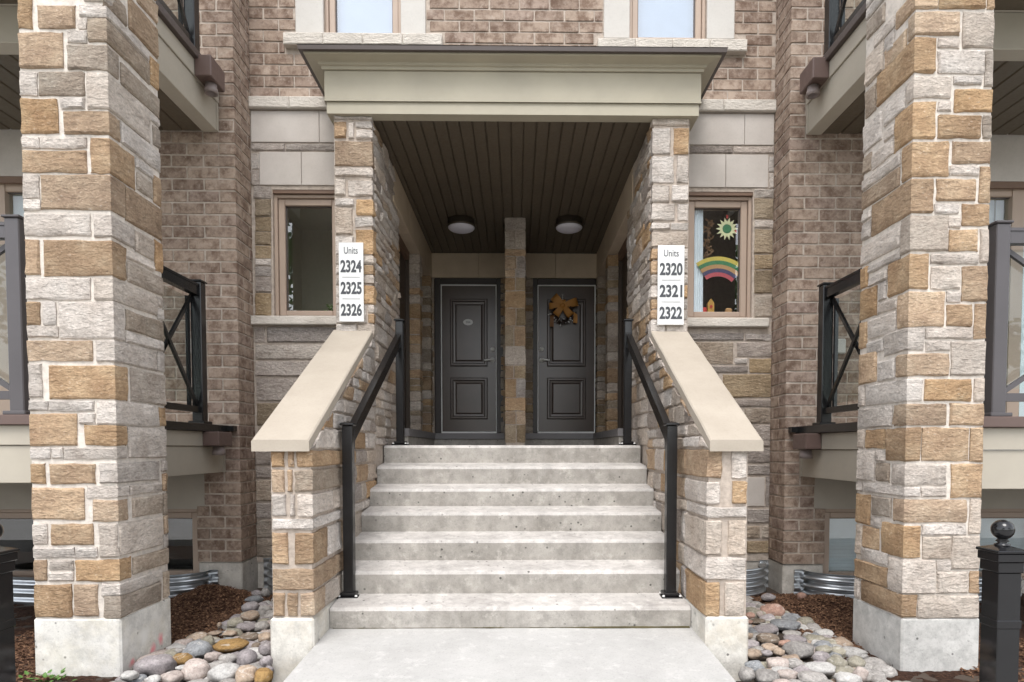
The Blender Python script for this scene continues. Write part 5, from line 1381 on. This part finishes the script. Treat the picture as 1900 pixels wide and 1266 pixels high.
for side, lst, ox in ((-1, LS, 200), (1, RS, 1340)):
    rng = random.Random(77+side)
    for cx, cy, w_, h_, c in lst:
        px, py = ox+cx/4.759, 1000+cy/4.759
        zc = GZ+.06
        p = PZ(px, py, zc); dpt = p.y
        rx = w_/4.759/2*dpt/F; rz = min(h_/4.759/2*dpt/F*.95, rx*1.1); ry = max(rx*.8, rz*.9)
        if cy > 1150: zc = GZ+.06; p = PZ(px, py, zc)
        pebble(p.x, p.y, max(GZ+rz*.5, zc-.01), rx, ry, rz, c, rng.uniform(-.4, .4), side, rng); placed.append((p.x, p.y, max(rx, ry)))
    # smaller stones filling the bed between them; those hidden or off the picture edge are one mass
    n = 0; tries = 0; rest = MB()
    while n < 190 and tries < 20000:
        tries += 1
        y = rng.uniform(3.0, 5.2)
        if side < 0: x = rng.uniform(-2.05 if y < 3.9 else -1.95, -1.40)
        else: x = rng.uniform(1.32, 2.0 if y < 4.5 else 1.85)
        r = rng.uniform(.03, .065)
        if any((x-a)**2+(y-b)**2 < (r*.5+c_*.55)**2 for a, b, c_ in placed): continue
        placed.append((x, y, r)); n += 1
        d = (Vector((x, y, GZ))-EYE); D_ = d.dot(fw); px = PPX+F*d.dot(rt)/D_; py = PPY-F*d.dot(up)/D_
        vis = py < 1275 and (235 < px < 505 if side < 0 else 1385 < px < 1600)
        if vis: pebble(x, y, GZ+r*.25, r*rng.uniform(.9, 1.3), r, r*rng.uniform(.5, .8), rng.choice(['gray', 'lav', 'pale', 'tan', 'pink', 'blue', 'olive', 'lav', 'gray']), rng.uniform(0, 6), side, rng, small=True)
        else: rest.add([Vector((x+v.x*r, y+v.y*r, GZ+r*.2+v.z*r*.6)) for v in IV], IF)
    o = rest.build('river_stones', 'peb_gray', None, True); tag(o, 'more small river stones tucked behind the stair wall near %s' % ('the pink-marked pillar' if side < 0 else 'the clean-based pillar'), 'stones', kind='stuff')
# ================================================================== small weeds at the pillar foot
c = PY(85, 1256, 3.14); t = thing('weed', (c.x, 3.14, GZ), 'low green weed at the foot of the pink-marked pillar', 'plant')
rng = random.Random(2)
for k in range(34):
    a = rng.uniform(0, 6.28); r_ = rng.uniform(.01, .10); b0 = Vector((c.x+r_*1.3*math.cos(a), 3.14+r_*.4*math.sin(a), GZ+.01+rng.uniform(.0, .05))); d = Vector((math.cos(a), math.sin(a), rng.uniform(.1, .9))).normalized()*rng.uniform(.02, .035); e = d.cross(Vector((0, 0, 1))).normalized()*.011
    mb = MB(); mb.add([b0, b0+d*.35+e, b0+d*.8+e*.6, b0+d, b0+d*.8-e*.6, b0+d*.35-e, b0+d*.5+Vector((0, 0, -.003))], [(0, 1, 6), (1, 2, 6), (2, 3, 6), (3, 4, 6), (4, 5, 6), (5, 0, 6)]); mb.build('leaf', 'leaf', t)

# ================================================================== unseen trees across the street, added to block sky reflections in the window panes
def tree(x, y, h, seed, lab):
    rng = random.Random(seed); z0 = -.57; t = thing('sky_blocker_tree', (x, y, z0), lab, 'tree', 'trees added to block sky reflections')
    mb = MB(); mb.tube([(x, y, z0), (x+.05, y, z0+h*.25), (x, y+.05, z0+h*.5), (x+.1, y, z0+h*.8)], .16, 8)
    tips = []
    for k in range(9):
        a = rng.uniform(0, 6.28); b = Vector((x, y, z0+h*rng.uniform(.3, .6))); e = b+Vector((math.cos(a)*h*.24, math.sin(a)*h*.24, h*rng.uniform(.1, .25))); mb.tube([b, (b+e)/2+Vector((0, 0, .15)), e], .05, 6); tips.append(e)
    mb.build('trunk', 'brownw', t)
    mb = MB(); tips += [Vector((x+rng.gauss(0, h*.14), y+rng.gauss(0, h*.14), z0+h*rng.uniform(.4, .95))) for _ in range(16)]
    for c_ in tips:
        for k in range(110):
            p = c_+Vector((rng.gauss(0, .5), rng.gauss(0, .5), rng.gauss(0, .42))); d = Vector((rng.gauss(0, 1), rng.gauss(0, 1), rng.gauss(0, 1))).normalized()*.19; e = d.orthogonal().normalized()*.11
            mb.add([p-d, p+e, p+d, p-e], [(0, 1, 2, 3)])
    mb.build('crown', 'leaf', t)
tree(-11.0, -17.5, 12.5, 1, 'unseen leafy green tree added to block sky reflections, facing the plain dark window')
tree(-17, -18.5, 8.0, 2, 'unseen leafy green tree added to block sky reflections, facing the pink-marked pillar')
tree(17, -18, 8.0, 3, 'unseen leafy green tree added to block sky reflections, facing the clean-based pillar')
tree(-9.5, -21, 13, 4, 'unseen leafy green tree added to block sky reflections, facing the brick bay')
tree(10.6, -17.5, 12.5, 5, 'unseen leafy green tree added to block sky reflections, facing the rainbow window')
